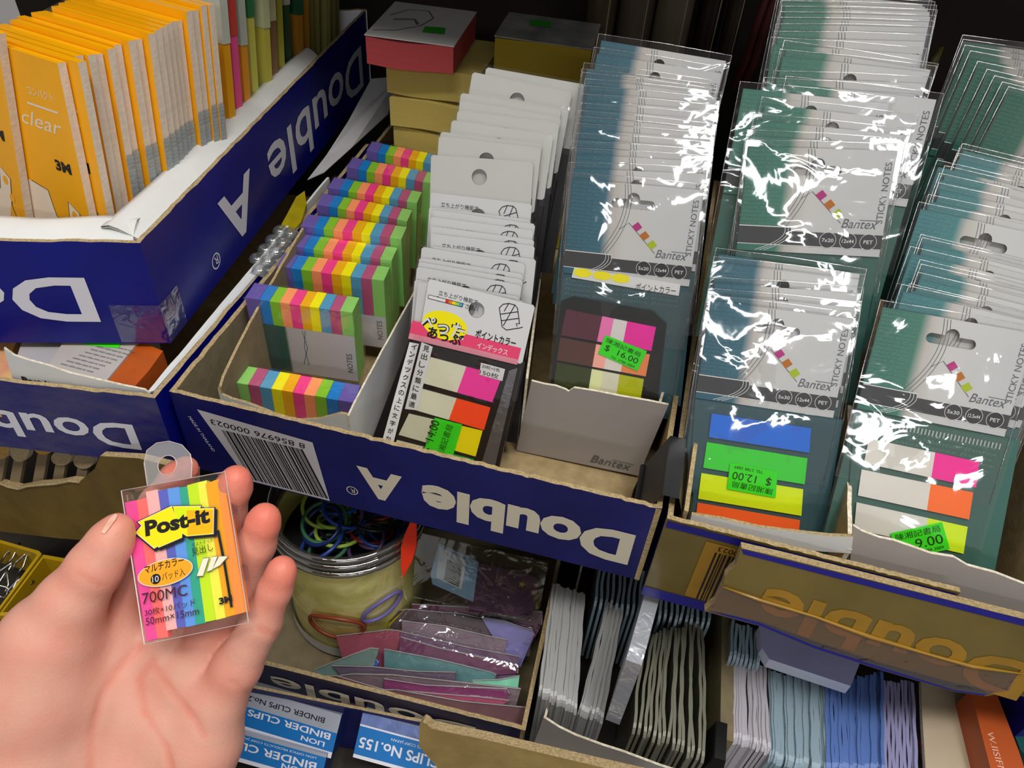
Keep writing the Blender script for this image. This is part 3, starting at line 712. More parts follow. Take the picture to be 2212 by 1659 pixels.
cx, cy = P(961, 703); b.ell(cx, cy, 10.6, 6.6, YEL, .16, 40)
for dz, bold, m in ((.18, .09, INKK), (.22, .02, WH)):
    x0, y0 = P(908, 704); b.text('ぺった', x0, y0 - 1, m, w=21, h=7.4, z=dz, bold=bold, rot=-.03)
x0, y0 = P(922, 726); b.text('あっぷ', x0, y0 - .4, INKK, w=16.5, h=5.4, z=.24, bold=.03, rot=-.02)
x0, y0 = P(1026, 728); b.text('ポイントカラー', x0, y0, INKK, w=19, h=4.0, z=.18, bold=.02, rot=.0)
x0, y0 = P(1030, 750); b.text('インデックス', x0, y0 - .3, WH, w=14.5, h=3.1, z=.2, bold=.015)
x0, y0 = P(925, 640); b.rect(x0, y0 - 1, x0 + 16.5, y0 + .9, INKK, .15)
x0 += .25; b.rect(x0, y0 - .75, x0 + 8, y0 + .65, WH, .17)
for k, c in enumerate(('#d22a2a', '#e27a1c', '#e8d21c', '#9ac83c', '#4aa0c0')): b.rect(x0 + 8 + k * 1.6, y0 - .75, x0 + 9.6 + k * 1.6, y0 + .65, mat('strip_' + c[1:], c), .18)
b.put('logo_print', t)
SILV = mat('silver_foil_wrap', '#9a9aa2', .22, .6, metal=.8, bump=.8, bscale=180)
b = B(); pts = [P(*p) for p in [(884, 735), (1120, 792), (1052, 1040), (790, 985)]]
b.poly(pts, mat('glossy_black_body', '#161418', .25, .6), .1); b.put('body_face', t)
b = B(); pts = [P(*p) for p in [(1100, 800), (1118, 795), (1062, 1040), (1030, 1036)]]; b.poly(pts, SILV, .25); b.put('foil_edge', t)
for q, f, c in [(((931, 771), (1085, 812), (1064, 868), (912, 826)), .5, '#f22f9c'), (((908, 838), (1060, 880), (1046, 928), (888, 882)), .52, '#ff4a1c'), (((884, 893), (1043, 930), (1028, 985), (862, 938)), .58, '#fbe800'), (((858, 950), (1024, 992), (1014, 1030), (846, 985)), .60, '#2cb84a')]:
    lp = lambda p, q_, f: (p[0] + (q_[0] - p[0]) * f, p[1] + (q_[1] - p[1]) * f)
    flag(t, P, [q[0], lp(q[0], q[1], f), lp(q[3], q[2], f), q[3]], fm_('cream', '#d9d8bd'), .7)
    flag(t, P, [lp(q[0], q[1], f), q[1], q[2], lp(q[3], q[2], f)], fm_(c[1:], c), .7)
b = B(); b.poly([P(*p) for p in [(912, 738), (936, 748), (902, 885), (876, 882)]], WH, .85)
def vtext(s_, p0, p1, h):
    for k, ch in enumerate(s_):
        f = k / (len(s_) - 1); x0, y0 = P(p0[0] + (p1[0] - p0[0]) * f, p0[1] + (p1[1] - p0[1]) * f); b.text(ch, x0 - h / 2, y0 - h / 2, INKK, h=h, w=h, z=1.0, bold=.01)
vtext('見出し分類に最適', (922, 752), (891, 872), 3.0); b.put('text_strip', t); b = B(); b.poly([P(*p) for p in [(886, 738), (906, 742), (846, 975), (822, 968)]], WH, .8)
def vtext(s_, p0, p1, h):
    for k, ch in enumerate(s_):
        f = k / (len(s_) - 1); x0, y0 = P(p0[0] + (p1[0] - p0[0]) * f, p0[1] + (p1[1] - p0[1]) * f); b.text(ch, x0 - h / 2, y0 - h / 2, INKK, h=h, w=h, z=1.0, bold=.01)
vtext('インデックスの上に文字がかけ', (896, 748), (836, 962), 2.7); b.put('text_strip', t); b = B()
b.poly([P(*p) for p in [(1040, 782), (1092, 796), (1086, 822), (1036, 808)]], WH, .9); x0, y0 = P(1038, 800); b.text('150枚', x0, y0 - 1.6, INKK, w=9, h=2.4, z=1.0); b.text('30枚×5色', x0 + .5, y0 + 1.8, INKK, w=8.5, h=1.7, z=1.0)
b.put('body_print', t)
price_sticker(t, [P(914, 982), P(941, 900), P(1000, 915), P(975, 1000)], 1.3, '陳湘記書局', '$  14.00')
put('film_bag', crumple(53, 66, 18, 18, 1.0, FILM, 77, .09, .8), t, Matrix.Translation(V(-2, -26, 1.6) * MM))

# ------------------------------------------------------------------ small cartons standing in the trays
o = V(149, 57, -51)
gb = thing('pack_carton', o, 'grey carton with torn front edge holding the blue-teal packs', 'carton')
top = [(1148, 823), (1175, 830), (1200, 834), (1222, 842), (1228, 846), (1240, 838), (1290, 846), (1340, 856), (1400, 866), (1444, 875)]
b = card_px(top + [(1379, 1028), (1115, 973)], V(0, -1, .02), V(0, -1, .02).normalized().dot(V(149, 57, -50)), 1.2, GREYC, WHITEE, KRAFT); wput(b, 'front_panel', gb, o)
b = B(); wall(b, V(150, 58, -51), V(137, 150, -51), 51, V(1, .1, 0), 1.2, KRAFT, KRAFT, WHITEE, 24, .6, 41, top=lambda f: 51 + 18 * f); wput(b, 'side_panel', gb, o)
b = B(); wall(b, V(214, 60, -51), V(222, 150, -51), 51, V(-1, 0, 0), 1.2, KRAFT, KRAFT, WHITEE, 24, .6, 42, top=lambda f: 51 + 14 * f); wput(b, 'side_panel', gb, o)
b = B(); b.text('Bantex', 38.5, 5.5, INKG, w=20.5, h=5.2, shear=.28, z=.4); b.rect(49, 10.2, 60, 10.5, INKG, .4)
b.put('lettering', gb, frame(V(0, 0, 0), V(1, 0, 0), V(0, -1, .02)))

o = V(14, 17, -51)
wb = thing('pack_carton', o, 'white carton with torn wavy front holding the colour block packs', 'carton')
b = card_px([(470, 838), (478, 852), (500, 862), (530, 870), (570, 885), (605, 900), (640, 908), (690, 905), (735, 893), (754, 897), (762, 1000), (492, 930)], V(0.02, -1, 0), V(.02, -1, 0).normalized().dot(V(14, 17, 0)), 1.3, WHITEC, EDGE, KRAFT); wput(b, 'front_panel', wb, o)
fl = ony(470, 838, 17); fr = ony(754, 897, 18)
b = B(); wall(b, V(fl.x, 18, -51), V(fl.x - 3, 120, -51), 42, V(1, 0, 0), 1.3, WHITEC, KRAFTD, EDGE, 24, .7, 43, top=lambda f: fl.z + 51 + 26 * f ** .7); wput(b, 'side_panel', wb, o)
b = B(); wall(b, V(fr.x, 18, -51), V(fr.x + 5, 190, -51), 42, V(-1, 0, 0), 1.0, WHITEC, WHITEC, WHITEE, 30, .5, 44, top=lambda f: fr.z + 51 + 20 * f ** .8); wput(b, 'side_panel', wb, o)

# carton dividers in the gold tray
o = V(232, 2, -55)
db = thing('pack_carton', o, 'tan carton with frayed white lip holding the solid colour flag pack', 'carton')
b = card_px([(1494, 1112), (1560, 1122), (1640, 1140), (1720, 1150), (1790, 1158), (1843, 1160), (1838, 1196), (1760, 1190), (1640, 1170), (1560, 1150), (1490, 1128)], V(0, -1, .1), V(0, -1, .1).normalized().dot(V(232, 2, -2)), 1.6, WHITEC, EDGE, KRAFT); wput(b, 'front_panel', db, o)
ds = hit((1843, 1160), NY, -3).x
b = B(); wall(b, V(ds, 2, -55), V(ds - 3, 130, -55), 54, V(1, 0, 0), 1.8, KRAFT, KRAFT, WHITEE, 40, .6, 45, top=lambda f: 54 + 34 * f); wput(b, 'side_panel', db, o)
b = B(); wall(b, V(230, 2, -55), V(231, 150, -55), 54, V(1, 0, 0), 1.8, KRAFT, KRAFT, EDGE, 40, .8, 46, top=lambda f: 54 + 22 * f); wput(b, 'side_panel', db, o)
o = V(296, 4, -55)
eb = thing('pack_carton', o, 'grey carton with ragged torn front under the 9.00 sticker pack', 'carton')
b = card_px([(1843, 1136), (1862, 1148), (1900, 1162), (1930, 1168), (1965, 1180), (2010, 1196), (2060, 1204), (2090, 1222), (2150, 1238), (2212, 1262), (2330, 1292), (2300, 1400), (2180, 1380), (2060, 1330), (1900, 1260), (1836, 1222)], V(0, -1, .12), V(0, -1, .12).normalized().dot(V(296, 3, 0)), 1.3, GREYC, WHITEE, KRAFT); wput(b, 'front_panel', eb, o)
rs = hit((2212, 1262), NY, -3).x + 2
b = B(); wall(b, V(rs + 4, 4, -55), V(rs + 8, 140, -55), 54, V(-1, 0, 0), 1.6, KRAFT, KRAFT, WHITEE, 30, .8, 47, top=lambda f: 52 + 60 * f); wput(b, 'side_panel', eb, o)

# black binder clip pinching the two tray walls together
o = onz(1450, 1030, 0)
cl = thing('binder_clip', V(o.x, o.y, 0), 'large black binder clip joining the middle and gold trays', 'binder clip')
b = B(); x0 = -9; pr = [(-11, -16), (-3.4, 7), (3.4, 7), (11, -16)]
for k in range(3):
    (xa, za), (xb, zb) = pr[k], pr[k + 1]
    b.add([(xa, -17, za), (xb, -17, zb), (xb, 17, zb), (xa, 17, za)], [(0, 1, 2, 3)], BLACKP)
    d = V(zb - za, 0, -(xb - xa)).normalized() * .8
    b.add([(xa + d.x, -15, za + d.z), (xb + d.x, -15, zb + d.z), (xb + d.x, 15, zb + d.z), (xa + d.x, 15, za + d.z)], [(3, 2, 1, 0)], BLACKP)
for xa, za in (pr[0], pr[3]): tube(b, [(xa, -17, za), (xa, 17, za)], 1.5, BLACKP, 8)
b.put('body', cl)
for s in (-1, 1):
    b = B(); tube(b, [(s * 11.5, -9, -16), (s * 12.5, -9, -24), (s * 13, 0, -30), (s * 12.5, 9, -24), (s * 11.5, 9, -16)], .8, BLACKP, 8); b.put('handle', cl, smooth=True)

# ------------------------------------------------------------------ colour block packs
PCOL = ['#6a5aa6', '#1a7cc6', '#86c12f', '#ff9a66', '#f0418c', '#eeb013', '#f3e80f', '#559cc0', '#b5567c', '#8fcb6a']
PWID = [7.6, 5.6, 5.4, 5.4, 5.4, 5.2, 5.2, 5.6, 5.6, 6.6]
PADM = [mat('pad_paper_%d' % k, c, .6, .3, vary=.08, vscale=(4000, 300, 300)) for k, c in enumerate(PCOL)]
tot = sum(PWID)
NOTES = [((506, 826), (764, 870), 30, 1), ((529, 643), (761, 676), 62, 0), ((597, 575), (829, 607), 93, 0), ((627, 531), (846, 563), 108, 0), ((649, 488), (867, 516), 122, 0), ((684, 441), (880, 478), 143, 0), ((708, 405), (901, 438), 160, 0), ((749, 361), (935, 397), 186, 0), ((792, 325), (970, 362), 208, 0)]
SHELLM = film_mat('clear_box_plastic', base=.03, edge=.35, rough=.1, bump=.15, bscale=60)
LABT = ramp_mat('pack_label_print', [(0, '#2f4f4c'), (18, '#35564f'), (19.5, '#b8b4b0'), (54, '#c4c2c6')])
for i, (l, r, y, rev) in enumerate(NOTES):
    nn = V(.11, -1, 0).normalized(); a = ony(*l, y); c = hit(r, nn, nn.dot(a)); w = min(60, (V(c.x, c.y, 0) - V(a.x, a.y, 0)).length)
    lab = ['front block pack with colours reversed, green first, in the white carton', 'block pack of ten colours with a teal and white label, behind the reversed one'][i] if i < 2 else ordinal(i) + ' block pack of ten colours from the front, along the navy tray side'
    t = thing('colour_block_pack', frame(a, c - a, nn), lab, 'sticky notes', 'colour block packs in the white carton')
    s = w / tot; x = 0; H = 46 if i else 30; D = 12.5
    for k in range(10):
        kk = 9 - k if rev else k
        b = B(); dz = .15 * math.sin(k * 2.1 + i)
        b.box(x + .05, -H, -D, x + PWID[kk] * s - .05, dz, -.1 * (k % 2), PADM[kk]); b.put('pad', t); x += PWID[kk] * s
    b = B(); b.box(-.6, -H - .5, -D - .6, w + .8, .7, .5, SHELLM); b.put('clear_box', t)
    if i in (1, 2):
        b = B(); y0 = -15 if i == 1 else -24
        b.add([(.2, -H, .25), (w, -H, .25), (w, y0, .25), (.2, y0, .25)], [(0, 1, 2, 3)], LABT)
        b.text('NOTES', w - 2.2, -H + 6, INKG, w=13, h=3, rot=math.pi / 2, z=.4)
        b.line([(w * .50, y0 - 1), (w * .53, y0 - 12), (w * .47, y0 - 24)], .3, INKG, .4); b.line([(w * .53, y0 - 1), (w * .50, y0 - 12), (w * .52, y0 - 24)], .3, INKG, .4)
        b.put('label', t)

# ------------------------------------------------------------------ stacks of memo pads at the back of the tray
YP = mat('yellow_pad_paper', '#b8a65a', .8, .2, vary=.12, vscale=(60, 60, 2500)); YPD = mat('yellow_pad_paper_deep', '#8f7a22', .8, .2, vary=.12, vscale=(60, 60, 2500))
REDP = mat('red_pad_paper', '#b0484a', .8, .2, vary=.12, vscale=(60, 60, 2500)); COVW = mat('glossy_white_cover', '#c9c8c6', .18, .5, bump=.25, bscale=60, coat=.5)
COVG = mat('glossy_grey_cover', '#77787a', .2, .5, col2='#9a9a98', vscale=60, bump=.2, bscale=60, coat=.5)
def pad_block(x0, y0, z0, w, d, h, m, label, cover=None, rz=0.0, wave=.8, sticker=None, swirl=False):
    t = thing('memo_pad', Matrix.Translation(V(x0, y0, z0) * MM) @ Matrix.Rotation(math.radians(rz), 4, 'Z'), label, 'memo pad', 'memo pads at the back of the middle tray')
    n = 14; b = B(); vs = []
    for k in range(n + 1):
        f = k / n; u = wave * math.sin(f * 5.2 + x0)
        vs += [(w * f, 0, u), (w * f, 0, h + u), (w * f, d, h + u), (w * f, d, u)]
    fs = []
    for k in range(n):
        a, c = 4 * k, 4 * k + 4; fs += [(a, c, c + 1, a + 1), (a + 1, c + 1, c + 2, a + 2), (a + 2, c + 2, c + 3, a + 3), (a + 3, c + 3, c, a)]
    fs += [(0, 1, 2, 3), (4 * n + 3, 4 * n + 2, 4 * n + 1, 4 * n)]
    b.add(vs, fs, m); b.put('paper_block', t)
    if cover:
        b = B(); b.box(-.5, -.4, h + wave, w + .5, d, h + wave + .6, cover); b.put('cover', t)
        if swirl:
            b = B(); b.line([(2, 8), (14, 12), (26, 24), (30, 40), (24, 52), (12, 50), (4, 36)], 1.0, INKG, h + wave + .75); b.line([(8, 30), (20, 34), (24, 26)], 2.2, INKG, h + wave + .75); b.put('cover_print', t)
    if sticker:
        b = B(); x, y = sticker; b.poly([(x, y), (x + 13, y + 1), (x + 11, y + 12), (x - 1, y + 10)], mat('green_sticker_plain', '#2a8f1c', .6, .3), h + wave + 1.0); b.put('price_sticker', t)
    return t
zz = [-50, -33, -16, 2, 21, 39]
for k, (z, w, dx) in enumerate([(-50, 60, 12), (-31, 58, 14), (-12, 54, 16), (8, 56, 19), (28, 57, 18), (48, 58, 16)]):
    pad_block(dx, 232 + (k % 2) * 2, z, w, 58, 17.8, YP, 'yellow memo pad block, ' + ['lowest', 'second', 'third', 'fourth', 'fifth', 'sixth'][k] + ' in the pile under the red-edged pad', rz=-2 + k % 3)
pad_block(9, 222, 68, 52, 62, 15.5, REDP, 'red-edged memo pad with glossy white cover topping the yellow pile', COVW, rz=4, sticker=(30, 14), swirl=True)
for k, z in enumerate([-50, -20, 10, 40, 69]):
    pad_block(80, 246, z, 57, 44, 29 if k < 4 else 17, YPD, 'deep yellow memo pad block, ' + ['lowest', 'second', 'third', 'fourth', 'topmost grey-covered'][k] + ' of the pile behind white headers', COVG if k == 4 else None, rz=3, wave=.4, sticker=(16, 24) if k == 4 else None)

# grey paper strip lying along the tray side
b = B(); PAP = mat('grey_paper', '#a9a9ab', .7, .2, vary=.08, vscale=60, bump=.2, bscale=60)
q = [onz(*p, z) for p, z in [((664, 388), 4), ((700, 372), 4), ((760, 318), 6), ((838, 246), 10), ((862, 165), 26), ((802, 170), 26), ((752, 262), 12), ((705, 335), 6)]]
b.add(q + [p - Z_ * .4 for p in q], [tuple(range(8)), tuple(range(8, 16))[::-1]] + [(k, (k + 1) % 8, 8 + (k + 1) % 8, 8 + k) for k in range(8)], PAP)
o = q[0].copy(); wput(b, 'paper_slip', None, V(0, 0, 0)); pap = bpy.context.scene.objects['paper_slip']
tag(pap, 'crumpled grey paper strip tucked along the navy tray side wall', 'paper')

# ------------------------------------------------------------------ yellow packs in the upper box
YF = mat('golden_yellow_card', '#f0a800', .32, .5, vary=.10, vscale=25, bump=.06, bscale=60, coat=.25)
YS = mat('cream_card_side', '#dccbb8', .75, .2, vary=.10, vscale=(60, 60, 300), bump=.25, bscale=400); GS = mat('grey_translucent_side', '#8f9596', .4, .4, col2='#a8acaa', vscale=(900, 900, 60), bump=.4, bscale=300)
CREAM = mat('cream_print', '#e6d8c4', .5, .3)
LY = [(-8, 74), (124, 137), (168, 135), (162, 122), (189, 120), (205, 118), (232, 107), (246, 98), (277, 89), (291, 86), (320, 74), (334, 66), (346, 60), (357, 53), (367, 48), (379, 46), (402, 25), (415, 23), (433, 13), (450, 11)]
ly = 8.0; l_ = math.radians(ly); YX = V(.976, -.217, 0).normalized(); YN = V(-.217, -.976, 0).normalized(); nA = (YN * math.cos(l_) + Z_ * math.sin(l_)).normalized()
YW, YH, YT = 58, 98, 3.8
b = B(); b.box(-YW, -YH, -YT, 0, 0, 0, [YF, YF, YF, YF, YS, YS]); 
b = B()
for f, m in zip([((-YW, -YH, 0), (0, -YH, 0), (0, 0, 0), (-YW, 0, 0)), ((0, -YH, 0), (0, -YH, -YT), (0, 0, -YT), (0, 0, 0)), ((-YW, 0, 0), (0, 0, 0), (0, 0, -YT), (-YW, 0, -YT)), ((-YW, -YH, -YT), (-YW, -YH, 0), (-YW, 0, 0), (-YW, 0, -YT)), ((0, -YH, -YT), (-YW, -YH, -YT), (-YW, 0, -YT), (0, 0, -YT)), ((-YW, -YH, -YT), (0, -YH, -YT), (0, -YH, 0), (-YW, -YH, 0))], [YF, YS, YF, YS, YF, YF]):
    b.add(f, [(0, 1, 2, 3)], m)
YBODY = b.me('pack_body')
b = B()
vs = []
for k in range(9): vs += [(.35, -46 + (1.2 if k % 2 else -.6), -YT * k / 8)]
vs += [(.35, -YH, -YT), (.35, -YH, 0)]
b.add(vs, [tuple(range(len(vs)))], GS); YWIN = b.me('side_window')
b = B(); b.text('コンパクト', -22, -17, CREAM, w=15, h=3.6, z=.1); b.rect(-24, -21.5, -6, -20.6, CREAM, .1); b.text('clear', -30, -31, CREAM, w=24, h=6.5, shear=.3, z=.1)
b.text('3M', -15, -48, INKK, w=9.5, h=5, z=.1, bold=.05)
DRW = mat('pale_drawing_print', '#e8d6c2', .5, .3)
b.poly([(-58, -YH), (-13, -YH), (-8, -78), (-6, -66), (-12, -62), (-14, -74), (-22, -72), (-24, -60), (-34, -58), (-58, -62)], DRW, .08)
b.line([(-34, -58), (-24, -60), (-22, -72), (-14, -74), (-12, -62), (-6, -66), (-8, -80), (-4, -92)], .4, INKK, .12)
for k in range(3): b.ell(-9.5 + k * 2.6, -68 - k * 8, 1.6, 2.2, YF, .14)
YPRINT = b.me('face_print')
offA = None
for i, p in enumerate(LY):
    if i == 0: offA = nA.dot(onz(124, 137, 118)) + 5.2
    P_ = hit(p, nA, offA - i * 4.5)
    x = YX.copy()
    if i == 0: x = Matrix.Rotation(math.radians(-8), 3, nA) @ x
    lab = ordinal(i) + ' golden yellow pack with cream edge, counted from the front of the tray'
    if i == 0: lab = 'tilted golden yellow pack at the frame edge, foremost in the tray'
    t = thing('yellow_flag_pack', frame(P_, x, nA), lab, 'flag pack', 'golden yellow packs in the upper navy tray')
    put('pack_body', YBODY, t)
    if i < 3: put('face_print', YPRINT, t)
    if i > 5: put('side_window', YWIN, t)
GL = [(475, '#b9bfb4', '#e0a01a'), (492, '#c2443a', '#e2508c'), (508, '#aeb6ac', '#d98f2a'), (528, '#2f7048', '#c5c25a'), (548, '#b9bf94', '#bcb64c'), (566, '#cfc7a0', '#8c6a50'), (584, '#b6ba62', '#b9b848'), (604, '#c3c9b4', '#3d5a40'), (622, '#2d5a3c', '#b07a28'), (640, '#a9ad72', '#b5842e'), (660, '#b9b27a', '#8c8040'), (680, '#b4b078', '#9a9258'), (700, '#aaa86e', '#8e8850'), (720, '#b0ac74', '#857f4c'), (740, '#a4a26a', '#7c7746')]
for i, (px, c1, c2) in enumerate(GL):
    P_ = AC + AU * (124 + i * 12.6) - AN * (9 + (i * 5) % 4) + Z_ * (122 + (i * 7) % 9)
    t = thing('index_pack', frame(P_, YX, nA), ordinal(i) + ' mixed green and amber pack behind the yellow ones, upper navy tray', 'flag pack', 'mixed packs at the back of the upper navy tray')
    m1 = mat('mix_' + c1[1:], c1, .4, .4, bump=.2, bscale=200); m2 = mat('mix_' + c2[1:], c2, .4, .4, bump=.2, bscale=200)
    h1 = 26 + (i * 7) % 19
    b = B(); b.box(-50, -h1, -5.2, 0, 8, 0, m1); b.put('header_card', t)
    b = B(); b.box(-50, -105, -5.0, -.4, -h1, -.2, m2); b.put('pack_body', t)

# loose things between the trays: bubble wrap and a yellow bag
BUB = film_mat('bubble_plastic', base=.10, edge=.6, rough=.12, bump=.1, body=.25, bodycol='#8d9490')
t = thing('bubble_wrap', onz(590, 530, 2), 'strip of clear bubble wrap squeezed between the navy trays', 'bubble wrap')
o = onz(590, 530, 2)
b = B(); st = [(562, 585), (580, 565), (598, 545), (612, 525), (628, 505), (606, 500), (590, 520), (574, 540), (556, 560)]
for k, p in enumerate(st):
    c = onz(*p, 1) - o; n_ = 10; vs, fs = [], []
    for a in range(5):
        ph = math.pi / 2 * a / 4
        for q_ in range(n_): vs.append((c.x + 4.6 * math.cos(ph) * math.cos(2 * math.pi * q_ / n_), c.y + 4.6 * math.cos(ph) * math.sin(2 * math.pi * q_ / n_), c.z + 3.4 * math.sin(ph)))
    for a in range(4):
        for q_ in range(n_): fs.append((a * n_ + q_, a * n_ + (q_ + 1) % n_, a * n_ + n_ + (q_ + 1) % n_, a * n_ + n_ + q_))
    b2 = B(); b2.add(vs, fs, BUB); b2.put('bubble', t, smooth=True)
b = B(); q = [onz(*p, 0) - o for p in [(540, 590), (572, 600), (645, 500), (612, 480)]]; b.add(q + [p - Z_ * .3 for p in q], [(0, 1, 2, 3), (7, 6, 5, 4)], BUB); b.put('backing_film', t)
YB = mat('yellow_plastic_bag', '#8f8108', .3, .5, vary=.3, vscale=80, bump=.6, bscale=120)
q = [onz(*p, z) for p, z in [((604, 492), 0), ((616, 470), 3), ((640, 425), 5), ((658, 412), 6), ((662, 440), 4), ((650, 480), 2), ((630, 502), 0)]]
b = B(); b.add(q + [p - Z_ * 3 for p in q], [tuple(range(7)), tuple(range(7, 14))[::-1]] + [(k, (k + 1) % 7, 7 + (k + 1) % 7, 7 + k) for k in range(7)], YB)
b.text('69', 0, 0, INKK, h=.01) if False else None
tag(b.put('yellow_bag'), 'crumpled dark yellow plastic bag poking out beside the bubble wrap', 'bag')

# ------------------------------------------------------------------ contents of the lower box
WB = thing('white_carton', BC + V(-6, 8, 4), 'white printed carton with torn edge inside the scuffed navy tray', 'carton')
o = BC + V(-6, 8, 4); nb = BFN; ob_ = nb.dot(BC) - 4.5
b = card_px([(8, 752), (30, 768), (60, 778), (105, 790), (150, 806), (210, 820), (262, 832), (312, 842), (322, 850), (330, 890), (40, 868), (30, 830)], nb, ob_, 1.0, WHITEC, WHITEE, WHITEC); wput(b, 'front_panel', WB, o)
e0 = hit((322, 850), nb, ob_); b = B()
wall(b, V(e0.x, e0.y, -44), V(e0.x - 2, e0.y + 200, -44), 46, V(-1, 0, 0), 1.5, WHITEC, WHITEC, WHITEC, 30, .6, 51, top=lambda f: 44 + e0.z + 5 * f); wput(b, 'side_panel', WB, o)
b = B(); q = [e0 + V(-1, 0, 0), e0 + V(-2, 120, 2), e0 + V(4.5, 120, 4), e0 + V(1.5, 2, .5)]; b.add(q + [p - Z_ * .6 for p in q], [(3, 2, 1, 0), (4, 5, 6, 7)], WHITEC); wput(b, 'folded_lip', WB, o)
b = B(); mm_ = frame(hit((40, 822), nb, ob_ + .3), hit((320, 868), nb, ob_) - hit((40, 822), nb, ob_), nb)
b.text('Post-it', 2, -1, INKK, w=13, h=4.2, z=.1, bold=.03); b.poly([(21, 1.5), (25, 1.8), (22.6, -1.2)], INKK, .1); b.text('3M', 43, -2.4, INKK, w=10, h=4.2, z=.1, bold=.06)
ob2 = b.put('lettering', WB); ob2.matrix_local = Matrix.Translation(-o * MM) @ mm_
def flat_box(name, pts, z, h, m, label, cat, side=None):
    q = [onz(*p, z) for p in pts]; o = (q[0] + q[2]) / 2 - Z_ * h
    t = thing(name, o, label, cat)
    b = B(); N = len(q); b.add(q, [tuple(range(N))], m); b.add(q + [p - Z_ * h for p in q], [(k, N + k, N + (k + 1) % N, (k + 1) % N) for k in range(N)], side or m); wput(b, 'body', t, o)
    return t, o
LAV = mat('grey_lavender_card', '#a9a6ab', .4, .4); WHB = mat('pale_printed_card', '#b0aaa6', .4, .4); ORB = mat('burnt_orange_card', '#a14a14', .4, .4, vary=.3, vscale=60)
t, o = flat_box('memo_box', [(30, 790), (105, 800), (155, 815), (260, 670), (80, 640)], -4, 18, LAV, 'plain grey memo box inside the scuffed navy tray', 'box')
t, o = flat_box('memo_box', [(100, 796), (225, 828), (330, 700), (180, 670)], -2, 16, WHB, 'memo box with fine print and green price sticker under the yellow pack tray', 'box')
f = frame(onz(108, 793, -2), onz(218, 822, -2) - onz(108, 793, -2), Z_)
b = B()
for k in range(8): b.text('mnwe rolmn sawe tnr umne', 3 + k * 1.2, 3 + k * 2.6, INKG, w=17, h=1.3, z=.15)
pr_ = b.put('fine_print', t); pr_.matrix_local = Matrix.Translation(-o * MM) @ f
b = B(); q = [onz(*p, -1.7) - o for p in [(178, 744), (256, 752), (262, 738), (188, 730)]]; b.add(q, [(0, 1, 2, 3)], STICK); b.put('price_sticker', t)
t, o = flat_box('memo_box', [(222, 830), (282, 845), (322, 800), (352, 758), (300, 735)], -3, 16, ORB, 'burnt orange memo box in the corner of the scuffed navy tray', 'box')
PKB = mat('salmon_card', '#c98a70', .5, .4, col2='#d8b070', vscale=80)
t, o = flat_box('memo_box', [(-40, 850), (30, 835), (20, 770), (60, 690), (-40, 690)], -8, 16, PKB, 'salmon and yellow memo box at the frame edge under the yellow packs', 'box')

# tall wrapped goods standing in the dark behind the tray
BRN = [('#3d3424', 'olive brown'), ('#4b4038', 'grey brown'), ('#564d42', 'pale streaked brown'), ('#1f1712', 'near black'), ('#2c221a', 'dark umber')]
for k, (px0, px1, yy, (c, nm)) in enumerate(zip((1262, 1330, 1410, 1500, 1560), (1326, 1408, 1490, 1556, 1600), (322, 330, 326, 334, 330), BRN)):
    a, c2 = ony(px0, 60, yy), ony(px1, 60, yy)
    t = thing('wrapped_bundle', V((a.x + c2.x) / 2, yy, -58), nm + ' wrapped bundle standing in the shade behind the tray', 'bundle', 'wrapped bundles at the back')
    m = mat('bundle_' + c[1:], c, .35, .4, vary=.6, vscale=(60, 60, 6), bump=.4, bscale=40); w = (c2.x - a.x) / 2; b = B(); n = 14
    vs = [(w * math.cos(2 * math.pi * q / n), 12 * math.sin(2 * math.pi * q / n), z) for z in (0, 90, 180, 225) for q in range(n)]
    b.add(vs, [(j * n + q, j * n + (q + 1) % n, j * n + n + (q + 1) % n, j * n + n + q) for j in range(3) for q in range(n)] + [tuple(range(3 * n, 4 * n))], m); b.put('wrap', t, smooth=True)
    b = B(); tube(b, [(w * .6, -9.5, z) for z in (0, 100, 224)], .5, mat('bundle_seam', '#8c8068', .3, .5), 5); b.put('seam', t)
t = thing('twisted_rope', ony(1600, 170, 318), 'dark red twisted cord rising behind the blue-teal packs', 'rope'); o = ony(1600, 170, 318)
for dx in (0, 18):
    b = B(); tube(b, [ony(x + dx, y, 318) - o for x, y in [(1585, 190), (1612, 130), (1630, 70), (1640, 40), (1668, -40)]], 2.6, mat('dark_red_cord', '#4a1c18', .6, .3), 7); b.put('strand', t, smooth=True)
t_ = ony(1990, 150, 300)
b = B(); tube(b, [ony(x, y, 300) - t_ for x, y in [(1900, 420), (1930, 250), (1960, 175), (1992, 155), (2016, 135), (2036, 100)]], [3, 3, 3.2, 3.6, 3, 1.2], mat('olive_yellow_plastic', '#5c5220', .4, .4), 7)
tag(b.put('yellow_strap', None, Matrix.Translation(t_ * MM), True), 'curved olive-yellow strap in the dark behind the green-teal packs', 'strap')

